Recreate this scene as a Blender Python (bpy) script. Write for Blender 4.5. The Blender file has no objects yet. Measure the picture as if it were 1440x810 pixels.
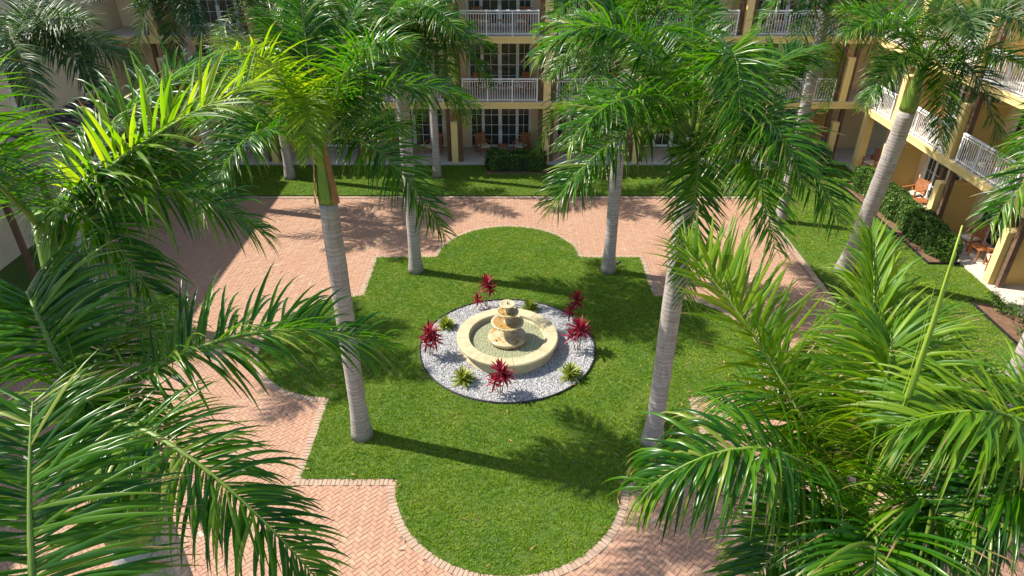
import bpy, bmesh, math, random
import numpy as np
from mathutils import Vector, Matrix
R = math.radians
rnd = random.Random(7)
RG = np.random.default_rng(11)
SC = bpy.context.scene
COL = SC.collection

# ------------------------------------------------------------------ camera
CAM_H = 12.1
TILT = 30.9                      # degrees below the horizontal
FPX = 965.0                      # focal length in pixels of a 1440 wide frame
cam_data = bpy.data.cameras.new('camera')
cam_data.sensor_width = 36.0
cam_data.lens = 36.0 * FPX / 1440.0
cam_data.shift_x = 5.0 / 1440.0
cam_data.clip_start = 0.1
cam_data.clip_end = 2000
cam = bpy.data.objects.new('camera', cam_data)
COL.objects.link(cam)
cam.location = (0, 0, CAM_H)
cam.rotation_euler = (R(90 - TILT), 0, 0)
SC.camera = cam

# ------------------------------------------------------------------ light
SUN_EL = 48.0
SUN_DIR = Vector((-0.962, 0.272, math.tan(R(SUN_EL)))).normalized()   # towards the sun
world = bpy.data.worlds.new('World')
SC.world = world
world.use_nodes = True
wn = world.node_tree
sky = wn.nodes.new('ShaderNodeTexSky')
sky.sky_type = 'NISHITA'
sky.sun_disc = False
sky.sun_elevation = R(SUN_EL)
sky.sun_rotation = math.atan2(SUN_DIR.x, SUN_DIR.y)
sky.air_density = 1.0
sky.dust_density = 1.2
wn.links.new(sky.outputs[0], wn.nodes['Background'].inputs[0])
wn.nodes['Background'].inputs[1].default_value = 0.14
sd = bpy.data.lights.new('sun', 'SUN')
sd.energy = 5.0
sd.angle = R(0.5)
sd.color = (1.0, 0.94, 0.84)
sun = bpy.data.objects.new('sun', sd)
COL.objects.link(sun)
sun.rotation_euler = SUN_DIR.to_track_quat('Z', 'Y').to_euler()
sun.location = (-30, 10, 40)
SC.view_settings.view_transform = 'Standard'
SC.view_settings.look = 'None'
SC.view_settings.exposure = 0.80
SC.view_settings.gamma = 1.0
SC.cycles.transparent_max_bounces = 8
SC.cycles.max_bounces = 7
SC.cycles.use_denoising = True

# ------------------------------------------------------------------ materials
def mat(name):
    m = bpy.data.materials.new(name)
    m.use_nodes = True
    nt = m.node_tree
    return m, nt, nt.nodes['Principled BSDF'], nt.nodes['Material Output']

def N(nt, t, **kw):
    n = nt.nodes.new(t)
    for k, v in kw.items():
        setattr(n, k, v)
    return n

def ramp(nt, src, stops):
    r = N(nt, 'ShaderNodeValToRGB')
    while len(r.color_ramp.elements) < len(stops):
        r.color_ramp.elements.new(0.5)
    for e, (p, c) in zip(r.color_ramp.elements, stops):
        e.position = p
        e.color = (*c, 1) if len(c) == 3 else c
    nt.links.new(src, r.inputs[0])
    return r.outputs[0]

def coords(nt, kind='Object', scale=None):
    tc = N(nt, 'ShaderNodeTexCoord')
    if scale is None:
        return tc.outputs[kind]
    mp = N(nt, 'ShaderNodeMapping')
    mp.inputs['Scale'].default_value = scale
    nt.links.new(tc.outputs[kind], mp.inputs[0])
    return mp.outputs[0]

def noise(nt, vec, scale, detail=4, rough=0.6):
    n = N(nt, 'ShaderNodeTexNoise')
    n.inputs['Scale'].default_value = scale
    n.inputs['Detail'].default_value = detail
    n.inputs['Roughness'].default_value = rough
    if vec is not None:
        nt.links.new(vec, n.inputs['Vector'])
    return n.outputs[0]

def mix(nt, fac, a, b, mode='MIX'):
    n = N(nt, 'ShaderNodeMix', data_type='RGBA', blend_type=mode)
    for i, v in ((0, fac), (6, a), (7, b)):
        if hasattr(v, 'default_value') or isinstance(v, bpy.types.NodeSocket):
            nt.links.new(v, n.inputs[i])
        elif isinstance(v, (int, float)):
            n.inputs[i].default_value = v
        else:
            n.inputs[i].default_value = (*v, 1)
    return n.outputs[2]

def bump(nt, bs, h, strength, dist=0.01):
    b = N(nt, 'ShaderNodeBump')
    b.inputs['Strength'].default_value = strength
    b.inputs['Distance'].default_value = dist
    nt.links.new(h, b.inputs['Height'])
    nt.links.new(b.outputs[0], bs.inputs['Normal'])

def plain(name, c, rough=0.7, var=0.25, sc=3.0, bmp=0.15, spec=0.4, world_co=True):
    m, nt, bs, out = mat(name)
    if world_co:
        g = N(nt, 'ShaderNodeNewGeometry')
        v = g.outputs['Position']
    else:
        v = coords(nt)
    n1 = noise(nt, v, sc)
    n2 = noise(nt, v, sc * 14, 3)
    d = tuple(x * (1 - var) for x in c)
    e = tuple(min(1, x * (1 + var * .5)) for x in c)
    col = mix(nt, 0.3, ramp(nt, n1, [(0.3, d), (0.7, e)]), ramp(nt, n2, [(0.3, d), (0.7, e)]))
    nt.links.new(col, bs.inputs['Base Color'])
    bs.inputs['Roughness'].default_value = rough
    bs.inputs['Specular IOR Level'].default_value = spec
    if bmp:
        bump(nt, bs, n2, bmp)
    return m

def island_random(nt):
    return N(nt, 'ShaderNodeNewGeometry').outputs['Random Per Island']

def leaf_material(name, stops, trans, tip=True, mixf=0.42, rough=0.38):
    m, nt, bs, out = mat(name)
    ri = island_random(nt)
    base = ramp(nt, ri, stops)
    tr = ramp(nt, ri, trans)
    if tip:
        at = N(nt, 'ShaderNodeAttribute', attribute_name='along')
        wn_ = N(nt, 'ShaderNodeTexWhiteNoise', noise_dimensions='1D')
        nt.links.new(ri, wn_.inputs['W'])
        # dry tip on part of the leaflets
        sub = N(nt, 'ShaderNodeMath', operation='MULTIPLY_ADD')
        nt.links.new(wn_.outputs[0], sub.inputs[0]); sub.inputs[1].default_value = 0.32
        nt.links.new(at.outputs['Fac'], sub.inputs[2])
        f = ramp(nt, sub.outputs[0], [(0.0, (0, 0, 0)), (1.0, (0, 0, 0)), ])
        mr = N(nt, 'ShaderNodeMapRange')
        nt.links.new(sub.outputs[0], mr.inputs[0])
        mr.inputs[1].default_value = 1.04; mr.inputs[2].default_value = 1.16
        base = mix(nt, mr.outputs[0], base, (0.30, 0.20, 0.08))
        tr = mix(nt, mr.outputs[0], tr, (0.12, 0.07, 0.02))
    # fine lengthwise veining
    nt.links.new(base, bs.inputs['Base Color'])
    bs.inputs['Roughness'].default_value = rough
    bs.inputs['Specular IOR Level'].default_value = 0.36
    t = N(nt, 'ShaderNodeBsdfTranslucent')
    nt.links.new(tr, t.inputs[0])
    mx = N(nt, 'ShaderNodeMixShader')
    mx.inputs[0].default_value = mixf
    nt.links.new(bs.outputs[0], mx.inputs[1]); nt.links.new(t.outputs[0], mx.inputs[2])
    nt.links.new(mx.outputs[0], out.inputs[0])
    return m

M = {}
M['palm_leaf'] = leaf_material('palm_leaf',
    [(0.0, (0.008, 0.040, 0.002)), (0.4, (0.026, 0.105, 0.002)), (0.82, (0.070, 0.180, 0.003)), (1.0, (0.27, 0.31, 0.05))],
    [(0.0, (0.03, 0.22, 0.001)), (1.0, (0.18, 0.42, 0.002))], mixf=0.40, rough=0.27)
M['palm_leaf_young'] = leaf_material('palm_leaf_young',
    [(0.0, (0.05, 0.14, 0.006)), (0.5, (0.09, 0.20, 0.007)), (1.0, (0.20, 0.30, 0.012))],
    [(0.0, (0.20, 0.44, 0.004)), (1.0, (0.50, 0.62, 0.008))], mixf=0.48, rough=0.42)
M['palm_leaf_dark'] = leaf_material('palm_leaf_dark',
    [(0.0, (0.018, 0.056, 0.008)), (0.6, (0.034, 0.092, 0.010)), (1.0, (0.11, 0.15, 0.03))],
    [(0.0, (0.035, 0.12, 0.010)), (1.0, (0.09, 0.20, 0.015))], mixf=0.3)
M['red_leaf'] = leaf_material('red_leaf',
    [(0.0, (0.05, 0.012, 0.014)), (0.3, (0.17, 0.008, 0.02)), (0.75, (0.33, 0.014, 0.04)), (0.93, (0.38, 0.06, 0.07)), (1.0, (0.05, 0.04, 0.015))],
    [(0.0, (0.35, 0.01, 0.04)), (1.0, (0.6, 0.03, 0.08))], tip=False)
M['lime_leaf'] = leaf_material('lime_leaf',
    [(0.0, (0.10, 0.16, 0.02)), (0.6, (0.30, 0.33, 0.05)), (1.0, (0.58, 0.54, 0.16))],
    [(0.0, (0.16, 0.30, 0.01)), (1.0, (0.45, 0.5, 0.05))], tip=False)
M['hedge_leaf'] = leaf_material('hedge_leaf',
    [(0.0, (0.022, 0.070, 0.010)), (0.6, (0.07, 0.15, 0.02)), (1.0, (0.20, 0.28, 0.06))],
    [(0.0, (0.05, 0.16, 0.01)), (1.0, (0.12, 0.28, 0.02))], tip=False, mixf=0.3)

def grass_mat():
    m, nt, bs, out = mat('grass')
    g = N(nt, 'ShaderNodeNewGeometry')
    big = noise(nt, g.outputs['Position'], 0.9, 5, 0.65)
    a = ramp(nt, big, [(0.28, (0.08, 0.23, 0.005)), (0.46, (0.17, 0.33, 0.008)), (0.60, (0.30, 0.40, 0.02)), (0.72, (0.46, 0.43, 0.08))])
    b = ramp(nt, g.outputs['Random Per Island'], [(0.0, (0.02, 0.08, 0.004)), (0.35, (0.11, 0.24, 0.008)), (0.7, (0.25, 0.39, 0.016)), (0.92, (0.41, 0.50, 0.06)), (1.0, (0.56, 0.50, 0.22))])
    c = mix(nt, 0.5, a, b)
    nt.links.new(c, bs.inputs['Base Color'])
    bs.inputs['Roughness'].default_value = 0.6
    bs.inputs['Specular IOR Level'].default_value = 0.25
    t = N(nt, 'ShaderNodeBsdfTranslucent')
    t.inputs[0].default_value = (0.20, 0.36, 0.01, 1)
    mx = N(nt, 'ShaderNodeMixShader'); mx.inputs[0].default_value = 0.35
    nt.links.new(bs.outputs[0], mx.inputs[1]); nt.links.new(t.outputs[0], mx.inputs[2])
    nt.links.new(mx.outputs[0], out.inputs[0])
    return m
M['grass'] = grass_mat()

def turf_mat():
    m, nt, bs, out = mat('turf')
    g = N(nt, 'ShaderNodeNewGeometry')
    big = noise(nt, g.outputs['Position'], 0.9, 5, 0.65)
    fine = noise(nt, g.outputs['Position'], 38, 3, 0.7)
    a = ramp(nt, big, [(0.32, (0.045, 0.13, 0.004)), (0.55, (0.10, 0.18, 0.008)), (0.75, (0.18, 0.22, 0.025))])
    b = ramp(nt, fine, [(0.38, (0.012, 0.034, 0.003)), (0.66, (0.15, 0.23, 0.016))])
    nt.links.new(mix(nt, 0.6, a, b), bs.inputs['Base Color'])
    bs.inputs['Roughness'].default_value = 0.9
    bump(nt, bs, fine, 1.0, 0.04)
    return m
M['turf'] = turf_mat()

def brick_mat(name, stops, patch):
    m, nt, bs, out = mat(name)
    g = N(nt, 'ShaderNodeNewGeometry')
    oi = N(nt, 'ShaderNodeObjectInfo')
    add = N(nt, 'ShaderNodeMath', operation='ADD')
    nt.links.new(g.outputs['Random Per Island'], add.inputs[0]); nt.links.new(oi.outputs['Random'], add.inputs[1])
    fr = N(nt, 'ShaderNodeMath', operation='FRACT'); nt.links.new(add.outputs[0], fr.inputs[0])
    c = ramp(nt, fr.outputs[0], stops)
    grain = noise(nt, g.outputs['Position'], 55, 4, 0.7)
    wear = noise(nt, g.outputs['Position'], 0.55, 5, 0.6)
    c = mix(nt, 0.22, c, ramp(nt, grain, [(0.3, (0.20, 0.12, 0.08)), (0.7, (0.70, 0.50, 0.36))]))
    c = mix(nt, ramp(nt, wear, [(0.42, (0, 0, 0)), (0.72, (.7, .7, .7))]), c, patch)
    soot = noise(nt, g.outputs['Position'], 1.7, 6, 0.75)
    c = mix(nt, ramp(nt, soot, [(0.60, (0, 0, 0)), (0.78, (.65, .65, .65))]), c, (0.25, 0.145, 0.105))
    nt.links.new(c, bs.inputs['Base Color'])
    bs.inputs['Roughness'].default_value = 0.85
    bs.inputs['Specular IOR Level'].default_value = 0.25
    bump(nt, bs, grain, 0.5, 0.004)
    return m
M['brick'] = brick_mat('brick_paver', [(0.0, (0.365, 0.20, 0.135)), (0.35, (0.40, 0.235, 0.148)), (0.6, (0.36, 0.19, 0.132)), (0.85, (0.42, 0.275, 0.165)), (0.985, (0.39, 0.235, 0.16)), (1.0, (0.44, 0.40, 0.32))], (0.385, 0.215, 0.135))
M['border'] = brick_mat('border_paver', [(0.0, (0.35, 0.24, 0.17)), (0.5, (0.41, 0.30, 0.22)), (1.0, (0.31, 0.21, 0.15))], (0.38, 0.285, 0.205))
M['joint'] = plain('joint_sand', (0.26, 0.165, 0.12), 0.95, 0.3, 8)
M['soil'] = plain('bed_soil', (0.19, 0.105, 0.06), 0.95, 0.5, 5, 0.9)
M['gravel'] = None
def gravel_mat():
    m, nt, bs, out = mat('white_gravel')
    g = N(nt, 'ShaderNodeNewGeometry')
    c = ramp(nt, g.outputs['Random Per Island'], [(0.0, (0.24, 0.23, 0.225)), (0.3, (0.44, 0.435, 0.43)), (1.0, (0.60, 0.595, 0.59))])
    nt.links.new(c, bs.inputs['Base Color']); bs.inputs['Roughness'].default_value = 0.8
    return m
M['gravel'] = gravel_mat()
M['gravel_bed'] = plain('gravel_bed', (0.30, 0.285, 0.28), 0.95, 0.4, 30, 1.0)
M['stucco'] = plain('yellow_stucco', (0.84, 0.63, 0.27), 0.85, 0.12, 1.2, 0.25)
M['stucco_back'] = plain('beige_stucco', (0.86, 0.66, 0.40), 0.85, 0.10, 1.2, 0.25)
M['stucco_cream'] = plain('cream_stucco', (0.80, 0.68, 0.47), 0.9, 0.14, 0.8, 0.25)
M['ochre'] = plain('ochre_stucco', (0.70, 0.48, 0.16), 0.85, 0.12, 1.2, 0.25)
M['white'] = plain('white_paint', (0.84, 0.83, 0.81), 0.45, 0.06, 4, 0.0)
M['tile'] = plain('patio_concrete', (0.58, 0.52, 0.44), 0.8, 0.15, 2, 0.2)
M['teak'] = plain('teak_wood', (0.42, 0.155, 0.05), 0.55, 0.35, 9, 0.2)
M['cushion'] = plain('cushion_fabric', (0.66, 0.58, 0.47), 0.95, 0.08, 6, 0.2)
M['timber'] = plain('weathered_timber', (0.17, 0.10, 0.06), 0.8, 0.45, 5, 0.4)
M['pergola'] = plain('dark_pergola_timber', (0.085, 0.080, 0.095), 0.6, 0.3, 5, 0.2)
M['roof'] = plain('roof_tile', (0.30, 0.14, 0.08), 0.85, 0.3, 3, 0.4)
M['curtain'] = plain('curtain_cloth', (0.72, 0.69, 0.60), 0.9, 0.1, 6, 0.1)
M['metal'] = plain('black_edging', (0.02, 0.02, 0.022), 0.5, 0.2, 5, 0.0)
M['dry'] = plain('dry_sheath', (0.40, 0.19, 0.08), 0.75, 0.4, 7, 0.4)
M['stem'] = plain('plant_stem', (0.26, 0.17, 0.11), 0.8, 0.3, 14, 0.3)
M['rachis'] = plain('frond_rachis', (0.16, 0.24, 0.035), 0.45, 0.3, 5, 0.0)
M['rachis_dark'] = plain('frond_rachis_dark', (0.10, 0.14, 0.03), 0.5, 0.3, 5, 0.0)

def glass_mat():
    m, nt, bs, out = mat('window_glass')
    bs.inputs['Base Color'].default_value = (0.07, 0.08, 0.065, 1)
    bs.inputs['Roughness'].default_value = 0.04
    bs.inputs['Specular IOR Level'].default_value = 0.5
    tr = N(nt, 'ShaderNodeBsdfTransparent')
    tr.inputs[0].default_value = (0.80, 0.85, 0.82, 1)
    mx = N(nt, 'ShaderNodeMixShader'); mx.inputs[0].default_value = 0.5
    nt.links.new(bs.outputs[0], mx.inputs[1]); nt.links.new(tr.outputs[0], mx.inputs[2])
    nt.links.new(mx.outputs[0], out.inputs[0])
    return m
M['glass'] = glass_mat()

def trunk_mat():
    m, nt, bs, out = mat('palm_bark')
    v = coords(nt, 'Object')
    sx = N(nt, 'ShaderNodeSeparateXYZ'); nt.links.new(v, sx.inputs[0])
    st = coords(nt, 'Object', (1.2, 1.2, 14))
    warp = noise(nt, st, 1.6, 5, 0.65)
    w = N(nt, 'ShaderNodeTexWave', wave_type='BANDS', bands_direction='Z')
    w.inputs['Scale'].default_value = 3.0; w.inputs['Distortion'].default_value = 2.2
    w.inputs['Detail'].default_value = 3; w.inputs['Detail Scale'].default_value = 1.4
    nt.links.new(v, w.inputs[0])
    blot = noise(nt, v, 2.4, 5, 0.7)
    strk = noise(nt, coords(nt, 'Object', (9, 9, 0.7)), 2, 4, 0.6)
    c = ramp(nt, warp, [(0.28, (0.21, 0.175, 0.15)), (0.5, (0.34, 0.30, 0.27)), (0.72, (0.44, 0.40, 0.37))])
    c = mix(nt, ramp(nt, blot, [(0.46, (0, 0, 0)), (0.68, (.55, .55, .55))]), c, (0.46, 0.43, 0.41))
    c = mix(nt, ramp(nt, strk, [(0.55, (0, 0, 0)), (0.75, (.75, .75, .75))]), c, (0.17, 0.135, 0.105))
    ringc = ramp(nt, w.outputs[0], [(0.0, (0.62, 0.58, 0.54)), (0.16, (1, 1, 1)), (1, (1, 1, 1))])
    c = mix(nt, 0.65, c, ringc, 'MULTIPLY')
    zr = N(nt, 'ShaderNodeMapRange'); nt.links.new(sx.outputs[2], zr.inputs[0])
    zr.inputs[1].default_value = 0.55; zr.inputs[2].default_value = 0.0
    dm = N(nt, 'ShaderNodeMath', operation='MULTIPLY'); nt.links.new(zr.outputs[0], dm.inputs[0]); nt.links.new(blot, dm.inputs[1])
    c = mix(nt, dm.outputs[0], c, (0.15, 0.12, 0.08))
    nt.links.new(c, bs.inputs['Base Color'])
    bs.inputs['Roughness'].default_value = 0.85
    h = mix(nt, 0.5, w.outputs[0], warp)
    bump(nt, bs, h, 0.45, 0.010)
    return m
M['bark'] = trunk_mat()

def shaft_mat():
    m, nt, bs, out = mat('green_crownshaft')
    v = coords(nt, 'Object', (7, 7, 0.5))
    n = noise(nt, v, 2, 4)
    c = ramp(nt, n, [(0.3, (0.085, 0.165, 0.018)), (0.55, (0.16, 0.26, 0.035)), (0.75, (0.27, 0.27, 0.06))])
    nt.links.new(c, bs.inputs['Base Color'])
    bs.inputs['Roughness'].default_value = 0.42
    return m
M['shaft'] = shaft_mat()

def stone_mat():
    m, nt, bs, out = mat('fountain_stone')
    g = N(nt, 'ShaderNodeNewGeometry')
    n = noise(nt, g.outputs['Position'], 3.5, 6, 0.7)
    n2 = noise(nt, g.outputs['Position'], 40, 3, 0.6)
    c = ramp(nt, n, [(0.3, (0.30, 0.25, 0.13)), (0.48, (0.43, 0.365, 0.205)), (0.7, (0.50, 0.44, 0.27))])
    c = mix(nt, 0.15, c, ramp(nt, n2, [(0.3, (0.3, 0.24, 0.15)), (0.7, (0.75, 0.7, 0.55))]))
    nt.links.new(c, bs.inputs['Base Color'])
    bs.inputs['Roughness'].default_value = 0.75
    bump(nt, bs, n2, 0.25, 0.004)
    return m
M['stone'] = stone_mat()
def wet_mat():
    m, nt, bs, out = mat('wet_fountain_stone')
    g = N(nt, 'ShaderNodeNewGeometry')
    n = noise(nt, g.outputs['Position'], 5.5, 6, 0.65)
    c = ramp(nt, n, [(0.34, (0.33, 0.19, 0.06)), (0.44, (0.37, 0.23, 0.085)), (0.47, (0.45, 0.375, 0.22)), (0.8, (0.50, 0.43, 0.28))])
    nt.links.new(c, bs.inputs['Base Color'])
    bs.inputs['Roughness'].default_value = 0.35
    return m
M['wet'] = wet_mat()
M['ochre_wet'] = plain('wet_ochre_stone', (0.37, 0.225, 0.07), 0.3, 0.25, 6, 0.1)
def water_mat():
    m, nt, bs, out = mat('fountain_water')
    g = N(nt, 'ShaderNodeNewGeometry')
    n = noise(nt, g.outputs['Position'], 9, 6, 0.7)
    n2 = noise(nt, g.outputs['Position'], 30, 4, 0.7)
    c = ramp(nt, n2, [(0.38, (0.10, 0.115, 0.05)), (0.52, (0.24, 0.25, 0.13)), (0.62, (0.62, 0.62, 0.50))])
    nt.links.new(c, bs.inputs['Base Color'])
    bs.inputs['Roughness'].default_value = 0.08
    bs.inputs['IOR'].default_value = 1.33
    h = mix(nt, 0.5, n, n2)
    bump(nt, bs, h, 0.9, 0.03)
    return m
M['water'] = water_mat()

# ------------------------------------------------------------------ mesh helpers
def np_mesh(name, V, F, smooth=False, along=None):
    """V (n,3) array, F (m,k) array of equal-sized faces"""
    me = bpy.data.meshes.new(name)
    V = np.asarray(V, dtype=np.float32); F = np.asarray(F, dtype=np.int32)
    me.vertices.add(len(V)); me.vertices.foreach_set('co', V.ravel())
    k = F.shape[1]
    me.loops.add(F.size); me.loops.foreach_set('vertex_index', F.ravel())
    me.polygons.add(len(F))
    me.polygons.foreach_set('loop_start', np.arange(0, F.size, k, dtype=np.int32))
    me.polygons.foreach_set('loop_total', np.full(len(F), k, dtype=np.int32))
    me.polygons.foreach_set('use_smooth', np.full(len(F), smooth, dtype=bool))
    if along is not None:
        a = me.attributes.new('along', 'FLOAT', 'POINT')
        a.data.foreach_set('value', np.asarray(along, dtype=np.float32))
    me.update(calc_edges=True)
    return me

class MB:
    def __init__(s):
        s.v = []; s.f = []; s.sm = []
    def box(s, x0, x1, y0, y1, z0, z1):
        b = len(s.v)
        s.v += [(x0,y0,z0),(x1,y0,z0),(x1,y1,z0),(x0,y1,z0),(x0,y0,z1),(x1,y0,z1),(x1,y1,z1),(x0,y1,z1)]
        for q in ((3,2,1,0),(4,5,6,7),(0,1,5,4),(1,2,6,5),(2,3,7,6),(3,0,4,7)):
            s.f.append(tuple(b+i for i in q)); s.sm.append(False)
        return s
    def bar(s, p, q, w, h, up=(0,0,1)):
        """box beam from p to q, w wide, h high"""
        p = Vector(p); q = Vector(q); t = (q-p).normalized(); up = Vector(up)
        a = t.cross(up)
        if a.length < 1e-4: a = Vector((1,0,0))
        a.normalize(); c = a.cross(t)
        b = len(s.v)
        for e in (p, q):
            for i, j in ((-1,-1),(1,-1),(1,1),(-1,1)):
                s.v.append(tuple(e + a*(i*w/2) + c*(j*h/2)))
        for f in ((0,1,2,3),(7,6,5,4),(0,4,5,1),(1,5,6,2),(2,6,7,3),(3,7,4,0)):
            s.f.append(tuple(b+i for i in f)); s.sm.append(False)
        return s
    def tube(s, pts, rad, n=8, cap=True):
        b = len(s.v); m = len(pts)
        pts = [Vector(p) for p in pts]
        ref = Vector((0.3, 1, 0.1)).normalized()
        for i, p in enumerate(pts):
            t = (pts[min(i+1, m-1)] - pts[max(i-1, 0)])
            if t.length < 1e-6: t = Vector((0,0,1))
            t.normalize()
            a = t.cross(ref)
            if a.length < 1e-3: a = t.cross(Vector((1,0,0)))
            a.normalize(); c = t.cross(a)
            r = rad[i] if hasattr(rad, '__len__') else rad
            for k in range(n):
                an = 2*math.pi*k/n
                s.v.append(tuple(p + a*(math.cos(an)*r) + c*(math.sin(an)*r)))
        for i in range(m-1):
            for k in range(n):
                s.f.append((b+i*n+k, b+i*n+(k+1)%n, b+(i+1)*n+(k+1)%n, b+(i+1)*n+k)); s.sm.append(True)
        if cap:
            s.f.append(tuple(b+k for k in range(n-1,-1,-1))); s.sm.append(False)
            s.f.append(tuple(b+(m-1)*n+k for k in range(n))); s.sm.append(False)
        return s
    def lathe(s, prof, n=64, closed=False, cx=0, cy=0, scal=None):
        b = len(s.v); m = len(prof)
        for i, (r, z) in enumerate(prof):
            for k in range(n):
                an = 2*math.pi*k/n
                rr = r*(1 + (scal[1]*abs(math.sin(an*scal[0]/2)) if scal and i in scal[2] else 0))
                s.v.append((cx+rr*math.cos(an), cy+rr*math.sin(an), z))
        mm = m if closed else m-1
        for i in range(mm):
            j = (i+1) % m
            for k in range(n):
                s.f.append((b+i*n+k, b+i*n+(k+1)%n, b+j*n+(k+1)%n, b+j*n+k)); s.sm.append(True)
        return s
    def mesh(s, name):
        me = bpy.data.meshes.new(name)
        me.from_pydata(s.v, [], s.f)
        me.polygons.foreach_set('use_smooth', s.sm)
        me.update()
        return me

def put(name, me, m=None, parent=None, loc=(0,0,0), rot=(0,0,0), **props):
    if m is not None and not me.materials:
        me.materials.append(m)
    o = bpy.data.objects.new(name, me)
    COL.objects.link(o)
    if parent is not None:
        o.parent = parent
    o.location = loc; o.rotation_euler = rot
    for k, v in props.items():
        o[k] = v
    return o

def thing(name, label, cat, loc=(0,0,0), rz=0, group=None):
    o = bpy.data.objects.new(name, None); COL.objects.link(o)
    o.location = loc; o.rotation_euler = (0,0,rz); o.empty_display_size = 0.2
    o['label'] = label; o['category'] = cat
    if group: o['group'] = group
    return o

def bevel(me, w, seg=1):
    bm = bmesh.new(); bm.from_mesh(me)
    bmesh.ops.bevel(bm, geom=bm.edges[:], offset=w, segments=seg, affect='EDGES', clamp_overlap=True)
    bm.to_mesh(me); bm.free(); me.update(); return me

def copy_thing(root, loc, rz, label):
    r = root.copy(); COL.objects.link(r); r.location = loc; r.rotation_euler = (0,0,rz); r['label'] = label
    for ch in list(root.children):
        c = ch.copy(); COL.objects.link(c); c.parent = r
        for g in ch.children:
            d = g.copy(); COL.objects.link(d); d.parent = c
    return r

# ------------------------------------------------------------------ plan of the garden
CX, CY = 0.0, 16.95
RX0, RX1, RY0, RY1 = -4.85, 4.85, 11.5, 22.4      # square part of the lawn
AR = 2.6                                           # radius of the four bays
LOBES = [(0.0, RY1), (0.0, RY0), (RX0, 17.05), (RX1, 17.05)]
PX0, PX1, PY0, PY1 = -16.0, 10.8, 0.5, 28.0       # brick plaza

def in_lawn(x, y, d=0.0):
    r = (x > RX0-d) & (x < RX1+d) & (y > RY0-d) & (y < RY1+d)
    for cx, cy in LOBES:
        r = r | ((x-cx)**2 + (y-cy)**2 < (AR+d)**2)
    return r

def outline(d, step=0.1):
    """closed outline of the lawn, offset outwards by d: pieces of (kind, points)"""
    def arc(c, a0, a1):
        # clip so that the arc starts on the offset side of the square
        al = math.asin(min(1, d/(AR+d)))
        a0 += al; a1 -= al
        n = max(3, int((a1-a0)*(AR+d)/step))
        return [(c[0]+(AR+d)*math.cos(a0+(a1-a0)*i/n), c[1]+(AR+d)*math.sin(a0+(a1-a0)*i/n)) for i in range(n+1)]
    P = math.pi
    hw = math.sqrt((AR+d)**2 - d**2)
    segs = []
    segs.append(arc(LOBES[3], -P/2, P/2))                                    # right
    segs.append([(RX1+d, 17.05+hw), (RX1+d, RY1+d)])
    segs.append([(RX1+d, RY1+d), (hw, RY1+d)])
    segs.append(arc(LOBES[0], 0, P))
    segs.append([(-hw, RY1+d), (RX0-d, RY1+d)])
    segs.append([(RX0-d, RY1+d), (RX0-d, 17.05+hw)])
    segs.append(arc(LOBES[2], P/2, 1.5*P))
    segs.append([(RX0-d, 17.05-hw), (RX0-d, RY0-d)])
    segs.append([(RX0-d, RY0-d), (-hw, RY0-d)])
    segs.append(arc(LOBES[1], P, 2*P))
    segs.append([(hw, RY0-d), (RX1+d, RY0-d)])
    segs.append([(RX1+d, RY0-d), (RX1+d, 17.05-hw)])
    return segs

# ground
g = MB(); g.box(-400, 400, -300, 500, -0.4, -0.06)
put('ground', g.mesh('ground'), M['turf'], kind='structure')

# lawn sheet (slightly mounded slab of turf)
def poly_slab(name, pts, z0, z1, m, **props):
    bm = bmesh.new()
    vs = [bm.verts.new((x, y, z1)) for x, y in pts]
    f = bm.faces.new(vs)
    if f.normal.z < 0: f.normal_flip()
    ret = bmesh.ops.extrude_face_region(bm, geom=[f])
    for v in ret['geom']:
        if isinstance(v, bmesh.types.BMVert): v.co.z = z0
    bmesh.ops.recalc_face_normals(bm, faces=bm.faces[:])
    bmesh.ops.triangulate(bm, faces=bm.faces[:])
    me = bpy.data.meshes.new(name); bm.to_mesh(me); bm.free()
    return put(name, me, m, **props)

pts = []
for s in outline(0.0):
    for p in s:
        if not pts or (abs(p[0]-pts[-1][0]) + abs(p[1]-pts[-1][1])) > 1e-4:
            pts.append(p)
if abs(pts[0][0]-pts[-1][0]) + abs(pts[0][1]-pts[-1][1]) < 1e-3: pts.pop()
poly_slab('lawn', pts, -0.05, 0.015, M['turf'], kind='structure')
LX1, LY1 = 16.44, 31.9
poly_slab('lawn', [(PX1+.2, -2), (LX1, -2), (LX1, LY1), (PX0-2, LY1), (PX0-2, PY1+.2), (PX1+.2, PY1+.2)], -0.05, 0.012, M['turf'], kind='structure')

# beds cut along the patios on the right: soil sheets
BED1 = [(15.3, 21.9), (16.43, 21.9), (16.43, 29.6), (15.2, 29.6)]
BED2 = [(15.35, 12.0), (16.43, 12.0), (16.43, 18.9), (15.3, 19.3)]
poly_slab('planting_bed', BED1, 0.0, 0.028, M['soil'], kind='structure')
poly_slab('planting_bed', BED2, 0.0, 0.028, M['soil'], kind='structure')
poly_slab('planting_bed', [(-1.1, 30.7), (1.9, 30.7), (1.9, 31.88), (-1.1, 31.88)], 0.0, 0.026, M['soil'], kind='structure')
def edging(pts, label):
    e = MB()
    for a, b in zip(pts[:-1], pts[1:]):
        e.bar((*a, 0.05), (*b, 0.05), 0.03, 0.10)
    put('bed_edging', e.mesh('bed_edging'), M['metal'], label=label, category='edging')
edging([(16.4, 29.62), (15.18, 29.62), (15.28, 21.88), (16.4, 21.88)], 'thin black edging strip round the soil bed under the long hedge')
edging([(15.5, 19.45), (15.3, 19.3), (15.32, 12.0)], 'thin black edging strip beside the sparse bed of straggly shrubs')

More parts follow.
